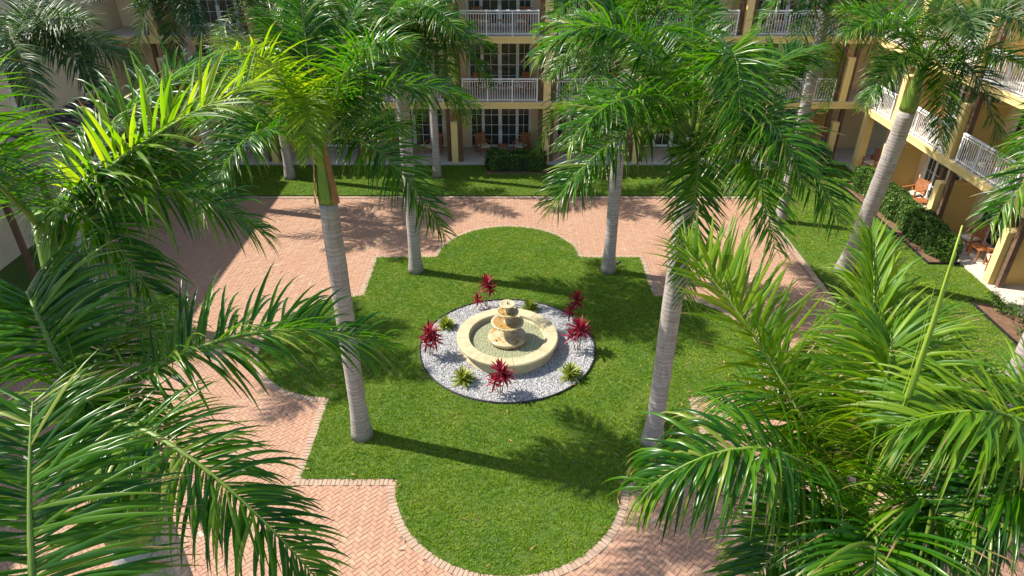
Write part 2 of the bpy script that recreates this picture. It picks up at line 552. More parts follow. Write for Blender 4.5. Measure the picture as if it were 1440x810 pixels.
# grass blades
def blades(n_per, inside, bounds, seed):
    rg = np.random.default_rng(seed)
    x0, x1, y0, y1 = bounds
    n = int((x1-x0)*(y1-y0)*n_per)
    m_ = n//8
    cx = rg.uniform(x0, x1, m_); cy = rg.uniform(y0, y1, m_)
    x = np.repeat(cx, 8)+rg.normal(0, .011, m_*8); y = np.repeat(cy, 8)+rg.normal(0, .011, m_*8)
    k = inside(x, y); x = x[k]; y = y[k]; n = len(x)
    a = rg.uniform(0, 2*np.pi, n); h = rg.uniform(0.03, 0.072, n); w = rg.uniform(0.007, 0.015, n)
    la = rg.uniform(0, 2*np.pi, n); ln = h*rg.uniform(0.4, 1.5, n)
    V = np.zeros((n, 3, 3))
    V[:, 0, 0] = x-np.cos(a)*w; V[:, 0, 1] = y-np.sin(a)*w
    V[:, 1, 0] = x+np.cos(a)*w; V[:, 1, 1] = y+np.sin(a)*w
    V[:, 2, 0] = x+np.cos(la)*ln; V[:, 2, 1] = y+np.sin(la)*ln; V[:, 2, 2] = h
    return V.reshape(-1, 3)
BCX, BCY, BR = -0.03, 16.77, 2.62        # gravel bed
V1 = blades(2700, lambda x, y: in_lawn(x, y, 0.02) & ((x-BCX)**2+(y-BCY)**2 > (BR+.03)**2), (-7.6, 7.6, 8.8, 25.1), 1)
V2 = blades(1700, lambda x, y: ~((x > 15.22) & (y > 21.8) & (y < 29.65)) & ~((x > 15.3) & (y < 19.3)) & ~((x > -1.1) & (x < 1.9) & (y > 30.7)) & ((x > 11.0) | (y > 28.2)) & (x > -14),
            (-14, 16.42, 9.0, 31.85), 2)
for vv, lab in ((V1, 'grass'), (V2, 'grass')):
    me = np_mesh('grass', vv, np.arange(len(vv)).reshape(-1, 3))
    put('grass', me, M['grass'], kind='stuff')

# brick paving ------------------------------------------------
def project(x, y, z=0.0):
    st, ct = math.sin(R(TILT)), math.cos(R(TILT))
    dz = CAM_H - z
    zz = y*ct + dz*st; yc = y*st - dz*ct
    return 715 + FPX*x/zz, 405 - FPX*yc/zz, zz
g = MB(); g.box(PX0, PX1, PY0, PY1, -0.055, -0.012)
paving = put('brick_paving', g.mesh('brick_paving'), M['joint'], kind='structure')

def boxes_np(cx, cy, ang, L, W, rg, zt=0.0, zb=-0.03, jit=0.0025):
    """array of bricks (top and four sides)"""
    n = len(cx)
    c, s = np.cos(ang), np.sin(ang)
    V = np.zeros((n, 8, 3))
    ci = 0.004
    k = 0
    zo = zt + rg.normal(0, jit, n)
    tx = rg.normal(0, 0.012, n); ty = rg.normal(0, 0.012, n)
    for (zz, inset) in ((None, ci), (zb, 0.0)):
        for (i, j) in ((-1,-1),(1,-1),(1,1),(-1,1)):
            lx = i*(L/2-inset); ly = j*(W/2-inset)
            V[:, k, 0] = cx + c*lx - s*ly
            V[:, k, 1] = cy + s*lx + c*ly
            V[:, k, 2] = (zo + tx*lx + ty*ly) if zz is None else zz
            k += 1
    F = np.array([(0,1,2,3),(4,5,1,0),(5,6,2,1),(6,7,3,2),(7,4,0,3)])
    FF = (np.arange(n)[:, None, None]*8 + F[None]).reshape(-1, 4)
    return V.reshape(-1, 3), FF

w = 0.1
ii, jj = np.meshgrid(np.arange(-420, 420), np.arange(-420, 420))
res = (ii-jj) % 4
c45 = math.cos(R(45))
def cellpos(i, j):
    u = i*w; v = j*w
    return (u-v)*c45 + 0.0, (u+v)*c45 + 14.0
hx, hy = cellpos(ii[res == 0]+1.0, jj[res == 0]+0.5)
vx, vy = cellpos(ii[res == 3]+0.5, jj[res == 3]+1.0)
bx_ = np.concatenate([hx, vx]); by_ = np.concatenate([hy, vy])
ba = np.concatenate([np.full(len(hx), R(45)), np.full(len(vx), R(135))])
k = (bx_ > PX0+.2) & (bx_ < PX1-.18) & (by_ > PY0) & (by_ < PY1-.18) & ~in_lawn(bx_, by_, 0.185)
bx_, by_, ba = bx_[k], by_[k], ba[k]
st, ct = math.sin(R(TILT)), math.cos(R(TILT))
zz = by_*ct + CAM_H*st; pxx = 715+FPX*bx_/zz; pyy = 405-FPX*(by_*st-CAM_H*ct)/zz
vis = (pyy < 806) & (((pxx > 470) & (pxx < 640) & (pyy > 690)) | ((pxx > 880) & (pxx < 1060) & (pyy > 770)))
order = np.where(vis, zz, 1e9).argsort()[:300]
single = np.zeros(len(bx_), bool); single[order] = True
single &= vis
me_b = None
Vb, Fb = boxes_np(np.array([0.0]), np.array([0.0]), np.array([0.0]), 0.196, 0.096, np.random.default_rng(3), jit=0)
me_b = np_mesh('brick', Vb, Fb); me_b.materials.append(M['brick'])
for x, y, a in zip(bx_[single], by_[single], ba[single]):
    o = bpy.data.objects.new('brick', me_b); COL.objects.link(o); o.parent = paving
    o.location = (x, y, rnd.gauss(0, 0.002)); o.rotation_euler = (rnd.gauss(0, .008), rnd.gauss(0, .008), a)
Vb, Fb = boxes_np(bx_[~single], by_[~single], ba[~single], 0.196, 0.096, RG)
put('brick', np_mesh('brick_field', Vb, Fb), M['brick'], parent=paving, kind='stuff')

# border course of soldier bricks round the lawn and along the outer edges
border = []
for seg in outline(0.1, 0.02):
    P = np.array(seg); d = np.r_[0, np.cumsum(np.hypot(*np.diff(P, axis=0).T))]
    n = max(1, int(round(d[-1]/0.104)))
    for q in (np.arange(n)+.5)*d[-1]/n:
        x = np.interp(q, d, P[:, 0]); y = np.interp(q, d, P[:, 1])
        e = 0.02
        tx = np.interp(q+e, d, P[:, 0])-np.interp(q-e, d, P[:, 0]); ty = np.interp(q+e, d, P[:, 1])-np.interp(q-e, d, P[:, 1])
        border.append((x, y, math.atan2(ty, tx)+math.pi/2))
for q in np.arange(PX0+.1, PX1, 0.104): border.append((q, PY1+.0, math.pi/2))
for q in np.arange(PY0+.1, PY1-.1, 0.104): border.append((PX1+.0, q, 0.0))
border = np.array(border)
zz = border[:, 1]*ct + CAM_H*st
pxx = 715+FPX*border[:, 0]/zz; pyy = 405-FPX*(border[:, 1]*st-CAM_H*ct)/zz
vis = (pyy < 815) & (pxx > 250) & (pxx < 1000)
order = np.where(vis, zz, 1e9).argsort()[:300]
single = np.zeros(len(border), bool); single[order] = True; single &= vis
course = put('border_course', (lambda m_: (m_.box(RX0+.3, RX0+.5, 12.2, 12.4, -.05, -.045), m_.mesh('border_bedding'))[1])(MB()), M['joint'], kind='structure')
Vb, Fb = boxes_np(np.array([0.0]), np.array([0.0]), np.array([0.0]), 0.196, 0.096, np.random.default_rng(4), zt=0.006, jit=0)
me_b = np_mesh('border_brick', Vb, Fb); me_b.materials.append(M['border'])
for x, y, a in border[single]:
    o = bpy.data.objects.new('brick', me_b); COL.objects.link(o); o.parent = course
    o.location = (x, y, rnd.gauss(0.002, 0.002)); o.rotation_euler = (rnd.gauss(0, .008), rnd.gauss(0, .008), a)
b2 = border[~single]
Vb, Fb = boxes_np(b2[:, 0], b2[:, 1], b2[:, 2], 0.196, 0.096, RG, zt=0.009)
put('brick', np_mesh('border_field', Vb, Fb), M['border'], parent=course, kind='stuff')

def litter():
    rg = np.random.default_rng(77); n = 260
    x = rg.uniform(-10, 10, n); y = rg.uniform(8.5, 28, n); a = rg.uniform(0, 6.28, n); L = rg.uniform(.03, .13, n); w = rg.uniform(.006, .018, n)
    c, s_ = np.cos(a), np.sin(a)
    V = np.zeros((n, 4, 3))
    for k_, (i, j) in enumerate(((-1, 0), (0, -1), (1, 0), (0, 1))):
        V[:, k_, 0] = x+c*i*L-s_*j*w; V[:, k_, 1] = y+s_*i*L+c*j*w; V[:, k_, 2] = np.where(in_lawn(x, y), .065, .012)+rg.uniform(0, .02, n)
    return np_mesh('fallen_leaves', V.reshape(-1, 3), np.arange(n*4).reshape(-1, 4))
put('fallen_leaves', litter(), M['dry'], kind='stuff')

# ------------------------------------------------------------------ fountain and its bed
g = MB(); g.lathe([(0.001, 0.03), (BR-.02, 0.03)], 96, cx=BCX, cy=BCY)
put('gravel_base', g.mesh('gravel_base'), M['gravel_bed'], kind='structure')
g = MB(); g.lathe([(BR-.02, 0.0), (BR-.02, 0.075), (BR+.01, 0.075), (BR+.01, 0.0)], 128)
put('edging_ring', g.mesh('edging_ring'), M['metal'], loc=(BCX, BCY, 0), label='thin black steel ring holding the round bed of white gravel', category='edging')
def gravel():
    rg = np.random.default_rng(5)
    n = 26000
    r = np.sqrt(rg.uniform(1.42**2, (BR-.04)**2, n)); a = rg.uniform(0, 2*np.pi, n)
    O = np.array([(1,0,0),(-1,0,0),(0,1,0),(0,-1,0),(0,0,1),(0,0,-1)], float)
    F = np.array([(0,2,4),(2,1,4),(1,3,4),(3,0,4),(2,0,5),(1,2,5),(3,1,5),(0,3,5)])
    S = rg.uniform(0.012, 0.030, (n, 1, 1))*rg.uniform(0.6, 1.25, (n, 6, 1))
    yaw = rg.uniform(0, 6.28, n)
    P = O[None]*S
    x = P[..., 0]*np.cos(yaw)[:, None]-P[..., 1]*np.sin(yaw)[:, None]; y = P[..., 0]*np.sin(yaw)[:, None]+P[..., 1]*np.cos(yaw)[:, None]
    tl = rg.uniform(-.6, .6, n)[:, None]
    z = P[..., 2]*0.8 + x*tl
    V = np.stack([x+(BCX+r*np.cos(a))[:, None], y+(BCY+r*np.sin(a))[:, None], z+0.035+rg.uniform(0, .015, n)[:, None]], -1)
    return np_mesh('gravel', V.reshape(-1, 3), (np.arange(n)[:, None, None]*6+F[None]).reshape(-1, 3))
put('gravel', gravel(), M['gravel'], kind='stuff')

FX, FY = -0.03, 16.75
ft = thing('tiered_fountain', 'cream stone fountain with three stacked bowls in a wide round basin', 'fountain', (FX, FY, 0.03))
g = MB(); g.lathe([(1.40, 0.0), (1.40, 0.06), (1.36, 0.09), (1.36, 0.28), (1.40, 0.33), (1.11, 0.33), (1.11, 0.05), (0.0, 0.04)], 96)
put('basin', g.mesh('basin'), M['stone'], ft)
# coping: eight curved stones with joints
cop = []
for q in range(8):
    g = MB(); a0 = q*math.pi/4+.004+.12; a1 = (q+1)*math.pi/4-.004+.12
    prof = [(1.13, 0.335), (1.13, 0.415), (1.15, 0.435), (1.475, 0.435), (1.505, 0.41), (1.505, 0.36), (1.475, 0.34), (1.42, 0.335)]
    n = 12
    for i in range(n+1):
        a = a0+(a1-a0)*i/n
        for r, z in prof: g.v.append((r*math.cos(a), r*math.sin(a), z))
    m_ = len(prof)
    for i in range(n):
        for j in range(m_):
            g.f.append((i*m_+j, (i+1)*m_+j, (i+1)*m_+(j+1)%m_, i*m_+(j+1)%m_)); g.sm.append(False)
    g.f.append(tuple(range(m_))); g.sm.append(False); g.f.append(tuple(n*m_+j for j in range(m_-1, -1, -1))); g.sm.append(False)
    me = g.mesh('coping_stone')
    bm = bmesh.new(); bm.from_mesh(me); bmesh.ops.recalc_face_normals(bm, faces=bm.faces[:]); bm.to_mesh(me); bm.free()
    put('coping_stone', me, M['stone'], ft)
g = MB(); g.lathe([(0.0, 0.27), (0.3, 0.27), (0.6, 0.27), (0.9, 0.27), (1.135, 0.27)], 96)
put('water', g.mesh('water'), M['water'], ft)
g = MB(); g.lathe([(0.0, 0.42), (0.53, 0.42), (0.565, 0.415), (0.575, 0.40), (0.575, 0.33), (0.55, 0.30), (0.50, 0.2), (0.0, 0.2)], 64)
disc = put('pedestal_disc', g.mesh('pedestal_disc'), M['wet'], ft)
for q in range(4):
    g = MB(); an = q*math.pi/2+.75; g.lathe([(0.028, 0.421), (0.028, 0.435), (0.018, 0.435), (0.0, 0.424)], 12, cx=.44*math.cos(an), cy=.44*math.sin(an))
    put('drain_spout', g.mesh('drain_spout'), M['metal'], disc)
g = MB(); g.lathe([(0.0, 0.42), (0.15, 0.42), (0.15, 0.45), (0.115, 0.48), (0.10, 0.52), (0.105, 0.60), (0.14, 0.68), (0.155, 0.72), (0.12, 0.79), (0.0, 0.79)], 28)
put('lower_column', g.mesh('lower_column'), M['stone'], ft)
def bowl(r, z, name):
    g = MB(); g.lathe([(0.0, z+.035), (r*.55, z+.038), (r*.86, z+.050), (r*.90, z+.07), (r*.99, z+.07), (r*1.01, z+.04), (r*.96, z+.01), (r*.6, z-.045), (r*.25, z-.075), (0.0, z-.08)], 88, scal=(22, .06, (3, 4, 5, 6)))
    b = put(name, g.mesh(name), M['stone'], ft)
    w_ = MB(); w_.lathe([(0.0, z+.055), (r*.5, z+.056), (r*.885, z+.060)], 48); put('wet_floor', w_.mesh('wet_floor'), M['ochre_wet'], b)
    for q in range(4):
        h = MB(); an = q*math.pi/2+.9; h.lathe([(0.02, z+.055), (0.02, z+.07), (0.0, z+.06)], 10, cx=.62*r*math.cos(an), cy=.62*r*math.sin(an))
        put('drain_spout', h.mesh('drain_spout'), M['metal'], b)
bowl(0.46, 0.84, 'lower_bowl')
g = MB(); g.lathe([(0.12, 0.86), (0.12, 0.90), (0.07, 0.94), (0.065, 1.04), (0.10, 1.10), (0.12, 1.13), (0.0, 1.14)], 24)
put('middle_column', g.mesh('middle_column'), M['stone'], ft)
bowl(0.31, 1.20, 'middle_bowl')
g = MB(); g.lathe([(0.09, 1.22), (0.09, 1.25), (0.055, 1.28), (0.05, 1.36), (0.08, 1.42), (0.0, 1.43)], 24)
put('upper_column', g.mesh('upper_column'), M['stone'], ft)
g = MB(); g.lathe([(0.0, 1.50), (0.17, 1.505), (0.20, 1.52), (0.23, 1.52), (0.235, 1.49), (0.20, 1.46), (0.09, 1.42), (0.0, 1.42)], 40)
put('top_bowl', g.mesh('top_bowl'), M['stone'], ft)
g = MB(); g.tube([(0, 0, 1.5), (0, 0, 1.56), (.02, .0, 1.60)], [.018, .014, .008], 6); g.tube([(0.03, .02, 1.5), (.05, .03, 1.55)], .01, 6)
put('nozzle', g.mesh('nozzle'), M['metal'], ft)

# ------------------------------------------------------------------ rosette plants
def leaf_blades(dirs, lens, wid, droop, base, rg, K=5, fold=0.3):
    """curved blades from base points; returns V, F, along"""
    n = len(dirs)
    D = dirs/np.linalg.norm(dirs, axis=1, keepdims=True)
    up = np.array([0, 0, 1.0])
    W = np.cross(D, up); ln = np.linalg.norm(W, axis=1, keepdims=True)
    W = np.where(ln > 1e-3, W/np.maximum(ln, 1e-3), np.array([1.0, 0, 0]))
    prof = np.array([0.35, 0.85, 1.0, 0.72, 0.04]) if K == 5 else np.array([0.3, .7, 1, 1, .8, .5, .04])
    P = base.copy(); V = np.zeros((n, K, 3, 3)); st_ = lens/(K-1)
    for k_ in range(K):
        Nn = np.cross(W, D)
        hw = (wid*prof[k_])[:, None]/2
        V[:, k_, 0] = P+W*hw; V[:, k_, 1] = P-Nn*hw*fold*2*(-1); V[:, k_, 2] = P-W*hw
        V[:, k_, 1] = P - np.sign(Nn[:, 2:3]+1e-6)*Nn*hw*fold
        P = P+D*st_[:, None]
        D = D+np.array([0, 0, -1.0])*droop[:, None]; D /= np.linalg.norm(D, axis=1, keepdims=True)
        W = W-D*(W*D).sum(1, keepdims=True); W /= np.linalg.norm(W, axis=1, keepdims=True)
    idx = np.arange(n*K*3).reshape(n, K, 3)
    F = []
    for k_ in range(K-1):
        for c_ in range(2):
            F.append(np.stack([idx[:, k_, c_], idx[:, k_, c_+1], idx[:, k_+1, c_+1], idx[:, k_+1, c_]], -1))
    F = np.concatenate(F)
    al = np.tile(np.repeat(np.linspace(0, 1, K), 3), n)
    return V.reshape(-1, 3), F, al

def rosette(n, L, wd, rg, zc, e0=80, e1=0, cx=0, cy=0):
    az = np.arange(n)*2.399+rg.uniform(-.3, .3, n)
    el = np.radians(np.linspace(e0, e1, n)+rg.uniform(-9, 9, n))
    dirs = np.stack([np.cos(el)*np.cos(az), np.cos(el)*np.sin(az), np.sin(el)], -1)
    base = np.zeros((n, 3)); base[:, 0] = cx; base[:, 1] = cy; base[:, 2] = zc-np.linspace(0, .08, n)
    lens = L*rg.uniform(.8, 1.1, n)
    return leaf_blades(dirs, lens, wd*rg.uniform(.85, 1.15, n), rg.uniform(.10, .28, n), base, rg)

def ti_plant(x, y, heads, label, seed):
    rg = np.random.default_rng(seed)
    t = thing('ti_plant', label, 'plant', (x, y, 0.03), 0, 'red ti plants round the fountain')
    for (dx, dy, h, n, L) in heads:
        g = MB(); g.tube([(dx*.25, dy*.25, -.02), (dx*.6, dy*.6, h*.5), (dx, dy, h)], [.016, .013, .011], 6)
        put('stem', g.mesh('stem'), M['stem'], t)
        V, F, al = rosette(int(n*1.05), L, .068, rg, h, 88, -24, dx, dy)
        put('leaf_head', np_mesh('leaf_head', V, F, True, al), M['red_leaf'], t)
ti_plant(-2.28, 16.35, [(0.0, 0.02, .78, 34, .40), (.16, -.10, .62, 24, .34), (-.08, -.14, .55, 16, .3)], 'red leaved ti plant on bare stems at the left end of the gravel bed', 21)
ti_plant(-0.22, 14.55, [(0.0, 0.04, .74, 36, .42), (.13, .02, .62, 24, .36), (-.15, -.08, .5, 16, .32)], 'red leaved ti plant in the gravel on the near side of the fountain', 22)
ti_plant(2.05, 16.55, [(0.0, 0.0, .80, 34, .44), (.14, .12, .68, 24, .38), (-.22, -.06, .6, 14, .34)], 'red leaved ti plant at the right of the basin rim, nearer of the two there', 23)
ti_plant(2.12, 17.95, [(0.0, 0.05, .88, 34, .38), (-.2, -.1, .55, 18, .32)], 'red leaved ti plant behind the other at the right back of the gravel bed', 24)
ti_plant(-0.78, 18.95, [(0.08, 0.1, .85, 34, .38), (.2, .02, .7, 18, .32), (-.22, -.16, .42, 18, .28)], 'red leaved ti plant standing behind the fountain at the back of the gravel', 25)
def lime_plant(x, y, label, seed, s=1.0):
    rg = np.random.default_rng(seed)
    V, F, al = rosette(56, .40*s, .066, rg, .14, 88, 6)
    V2_, F2_, al2 = rosette(26, .30*s, .05, rg, .08, 70, 8, .14, .06)
    V = np.concatenate([V, V2_]); F = np.concatenate([F, F2_+len(V)-len(V2_)]); al = np.r_[al, al2]
    put('lime_rosette', np_mesh('lime_rosette', V, F, True, al), M['lime_leaf'], loc=(x, y, .03), label=label, category='plant', group='yellow green rosette plants in the gravel')
lime_plant(-1.27, 15.05, 'yellow green rosette plant at the front left of the gravel bed', 31, 1.05)
lime_plant(1.72, 15.25, 'yellow green rosette plant at the front right of the gravel bed', 32, 1.05)
lime_plant(-1.95, 17.75, 'yellow green rosette plant at the left between basin and red ti plant', 33, .85)
lime_plant(.68, 18.75, 'yellow green rosette plant just behind the fountain basin', 34, .85)

# ------------------------------------------------------------------ hedges and shrubs
def leaf_cloud(n, sampler, size, rg):
    P, Nn = sampler(n, rg)
    n = len(P)
    d = Nn+rg.normal(0, .7, (n, 3)); d /= np.linalg.norm(d, axis=1, keepdims=True)
    a = np.cross(d, rg.normal(0, 1, (n, 3))); a /= np.linalg.norm(a, axis=1, keepdims=True)
    b = np.cross(d, a)
    s = size*rg.uniform(.6, 1.3, (n, 1))
    V = np.stack([P-a*s, P+b*s*.5+d*s*.12, P+a*s, P-b*s*.5+d*s*.12], 1)
    return V.reshape(-1, 3), np.arange(n*4).reshape(-1, 4)
def hedge(name, x0, x1, y0, y1, h, n, label, seed):
    rg = np.random.default_rng(seed)
    c = np.array([(x0+x1)/2, (y0+y1)/2, h/2]); e = np.array([(x1-x0)/2, (y1-y0)/2, h/2])
    def samp(n, rg):
        area = np.array([e[1]*e[2], e[0]*e[2], 0, e[1]*e[2], e[0]*e[2], e[0]*e[1]*1.0])
        f = rg.choice(6, n, p=area/area.sum()); u = rg.uniform(-1, 1, (n, 3))
        for ax, (lo, hi) in enumerate(((0, 3), (1, 4), (2, 5))):
            u[f == lo, ax] = -1; u[f == hi, ax] = 1
        nn = np.zeros((n, 3)); 
        for ax, (lo, hi) in enumerate(((0, 3), (1, 4), (2, 5))):
            nn[f == lo, ax] = -1; nn[f == hi, ax] = 1
        # rounded, lumpy surface
        q = (np.abs(u)**6).sum(1)**(1/6)
        u = u/q[:, None]*1.06
        P = c+u*e
        lump = .10*(np.sin(P[:, 0]*3.1+seed)+np.sin(P[:, 1]*2.7+seed*2)+np.sin(P[:, 1]*6.3+P[:, 0]*5))*.6+rg.normal(0, .035, n)-np.abs(rg.normal(0, .05, n))
        P = P+nn*lump[:, None]
        P[:, 2] = np.maximum(P[:, 2], .03)
        return P-c*[1, 1, 0], nn
    V, F = leaf_cloud(n, samp, .05, rg)
    t = thing('hedge', label, 'hedge', (c[0], c[1], 0))
    put('foliage', np_mesh('hedge_leaves', V, F, False, None), M['hedge_leaf'], t)
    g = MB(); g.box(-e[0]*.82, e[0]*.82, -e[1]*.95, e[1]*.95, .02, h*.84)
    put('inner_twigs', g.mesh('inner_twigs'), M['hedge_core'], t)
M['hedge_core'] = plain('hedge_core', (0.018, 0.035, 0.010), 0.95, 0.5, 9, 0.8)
hedge('hedge', 15.68, 16.42, 22.1, 29.4, .95, 34000, 'long clipped green hedge in front of the right hand patios', 3)
hedge('hedge', -1.0, 1.75, 31.0, 31.85, .85, 12000, 'low clipped hedge before the french doors behind the fountain', 4)
hedge('hedge', 13.5, 15.2, 30.6, 31.7, 1.0, 9000, 'rounded clipped hedge near the corner where the two wings meet', 5)
def shrub(x, y, r, h, n, label, seed):
    rg = np.random.default_rng(seed)
    t = thing('straggly_shrub', label, 'shrub', (x, y, .02), 0, 'straggly shrubs in the right hand bed')
    g = MB(); tips = []
    for i in range(9):
        a = rg.uniform(0, 6.28); rr = r*rg.uniform(.3, 1); hh = h*rg.uniform(.5, 1)
        p2 = (rr*math.cos(a), rr*math.sin(a), hh); p1 = (p2[0]*.4+rg.normal(0, .04), p2[1]*.4+rg.normal(0, .04), hh*.5)
        g.tube([(0, 0, 0), p1, p2], [.012, .008, .004], 5); tips += [p1, p2, tuple((np.array(p1)+p2)/2)]
    put('twigs', g.mesh('twigs'), M['stem'], t)
    tips = np.array(tips)
    def samp(n, rg):
        P = tips[rg.integers(0, len(tips), n)]+rg.normal(0, .07, (n, 3)); P[:, 2] = np.maximum(P[:, 2], .02)
        return P, rg.normal(0, .5, (n, 3))+[0, 0, .8]
    V, F = leaf_cloud(n, samp, .04, rg)
    put('foliage', np_mesh('shrub_leaves', V, F), M['hedge_leaf'], t)
shrub(15.9, 18.6, .5, .55, 700, 'sparse straggly shrub at the far end of the right hand bed', 41)
shrub(16.1, 17.6, .5, .7, 600, 'straggly shrub second from the far end of the right hand bed', 42)
shrub(15.8, 17.0, .45, .45, 700, 'low straggly shrub close to the black edging of the right hand bed', 43)

# ------------------------------------------------------------------ garden spotlights
def spotlight(x, y, label):
    t = thing('garden_spotlight', label, 'spotlight', (x, y, .02), rnd.uniform(0, 6), 'small garden spotlights')
    g = MB(); g.tube([(0, 0, 0), (0, 0, .12)], .012, 8); put('stake', g.mesh('stake'), M['metal'], t)
    g = MB(); g.tube([(-.07, 0, .10), (-.05, 0, .13), (.05, 0, .18), (.09, 0, .20)], [.03, .045, .05, .055], 12); put('housing', g.mesh('housing'), M['metal'], t)
spotlight(3.95, 21.7, 'small dark spotlight on the grass beside the far right palm base')
spotlight(3.75, 13.3, 'small dark spotlight on the grass behind the near right palm base')

# ------------------------------------------------------------------ buildings
F0, F1, F2, F3 = 0.09, 3.08, 6.03, 9.0
FLOORS = [F0, F1, F2]
SLAB = 0.32
DEP = 2.25

# shared door: frame (with muntins) and four panes; width 3.0, height 2.3
def door_meshes(Wd=3.0, Hd=2.3):
    g = MB(); fr = .07
    xs = [(-Wd/2, -Wd/2+.62), (-Wd/2+.62, 0), (0, Wd/2-.62), (Wd/2-.62, Wd/2)]
    g.box(-Wd/2-.06, Wd/2+.06, -.05, .05, Hd, Hd+.08)
    g.box(-Wd/2-.06, -Wd/2, -.05, .05, 0, Hd); g.box(Wd/2, Wd/2+.06, -.05, .05, 0, Hd)
    panes = []
    for i, (a, b) in enumerate(xs):
        w_ = .085 if i in (1, 2) else .05
        a2, b2 = a+.004, b-.004
        g.box(a2, a2+w_, -.035, .03, .02, Hd-.004); g.box(b2-w_, b2, -.035, .03, .02, Hd-.004)
        g.box(a2+w_, b2-w_, -.033, .028, .02, .02+w_*1.4); g.box(a2+w_, b2-w_, -.033, .028, Hd-.004-w_, Hd-.004)
        cx = (a+b)/2
        g.box(cx-.011, cx+.011, -.02, .012, .02+w_*1.4, Hd-.004-w_)
        zs = np.linspace(.02+w_*1.4, Hd-.004-w_, 5)
        for z in zs[1:-1]:
            g.box(a2+w_, cx-.011, -.018, .010, z-.011, z+.011); g.box(cx+.011, b2-w_, -.018, .010, z-.011, z+.011)
        panes.append((a2+w_, b2-w_, .02+w_*1.4, Hd-.004-w_))
    hw = MB(); hw.box(-.06, -.045, -.09, -.036, .95, 1.15); hw.box(.045, .06, -.09, -.036, .95, 1.15)
    pm = []
    for a, b, z0, z1 in panes:
        p = MB(); p.box(a, b, -.004, .004, z0, z1); pm.append(p.mesh('pane'))
    c = MB()
    for s0, s1 in ((-Wd/2+.03, -Wd/2+.95), (Wd/2-.95, Wd/2-.03)):
        n = 24
        for i in range(n):
            xa = s0+(s1-s0)*i/n; xb = s0+(s1-s0)*(i+1)/n
            ya = .18+.03*(i % 2); yb = .18+.03*((i+1) % 2)
            b0 = len(c.v); c.v += [(xa, ya, .03), (xb, yb, .03), (xb, yb, Hd), (xa, ya, Hd)]; c.f.append((b0, b0+1, b0+2, b0+3)); c.sm.append(False)
    return g.mesh('french_door'), pm, hw.mesh('door_handle'), c.mesh('curtain')
D_FR, D_PN, D_HN, D_CU = door_meshes()
D_FR.materials.append(M['white']); D_HN.materials.append(M['metal']); D_CU.materials.append(M['curtain'])
for p in D_PN: p.materials.append(M['glass'])
PK = MB().box(-.011, .011, -.011, .011, 0, .86).mesh('picket'); PK.materials.append(M['white'])
PO = MB().box(-.03, .03, -.03, .03, 0, 1.02).mesh('rail_post'); PO.materials.append(M['white'])

def door_at(root, u, v, z):
    d = put('french_door', D_FR, None, root, (u, v, z))
    for p in D_PN: put('pane', p, None, d)
    put('handle', D_HN, None, d); put('curtain', D_CU, None, d)

def railing(root, u0, u1, v, z):
    n = max(1, int(round((u1-u0)/1.3)))
    g = MB(); g.box(u0-.03, u1+.03, v-.05, v+.05, z+1.02, z+1.07)
    r = put('railing', g.mesh('top_rail'), M['white'], root)
    g = MB(); g.box(u0, u1, v-.022, v+.022, z+.92, z+.955); put('upper_rail', g.mesh('upper_rail'), M['white'], r)
    g = MB(); g.box(u0, u1, v-.022, v+.022, z+.06, z+.095); put('lower_rail', g.mesh('lower_rail'), M['white'], r)
    for i in range(n+1):
        put('post', PO, None, r, (u0+(u1-u0)*i/n, v, z))
        if i < n:
            a = u0+(u1-u0)*i/n; b = u0+(u1-u0)*(i+1)/n; m = int((b-a)/.115)
            for k_ in range(1, m):
                put('picket', PK, None, r, (a+(b-a)*k_/m, v, z+.075))

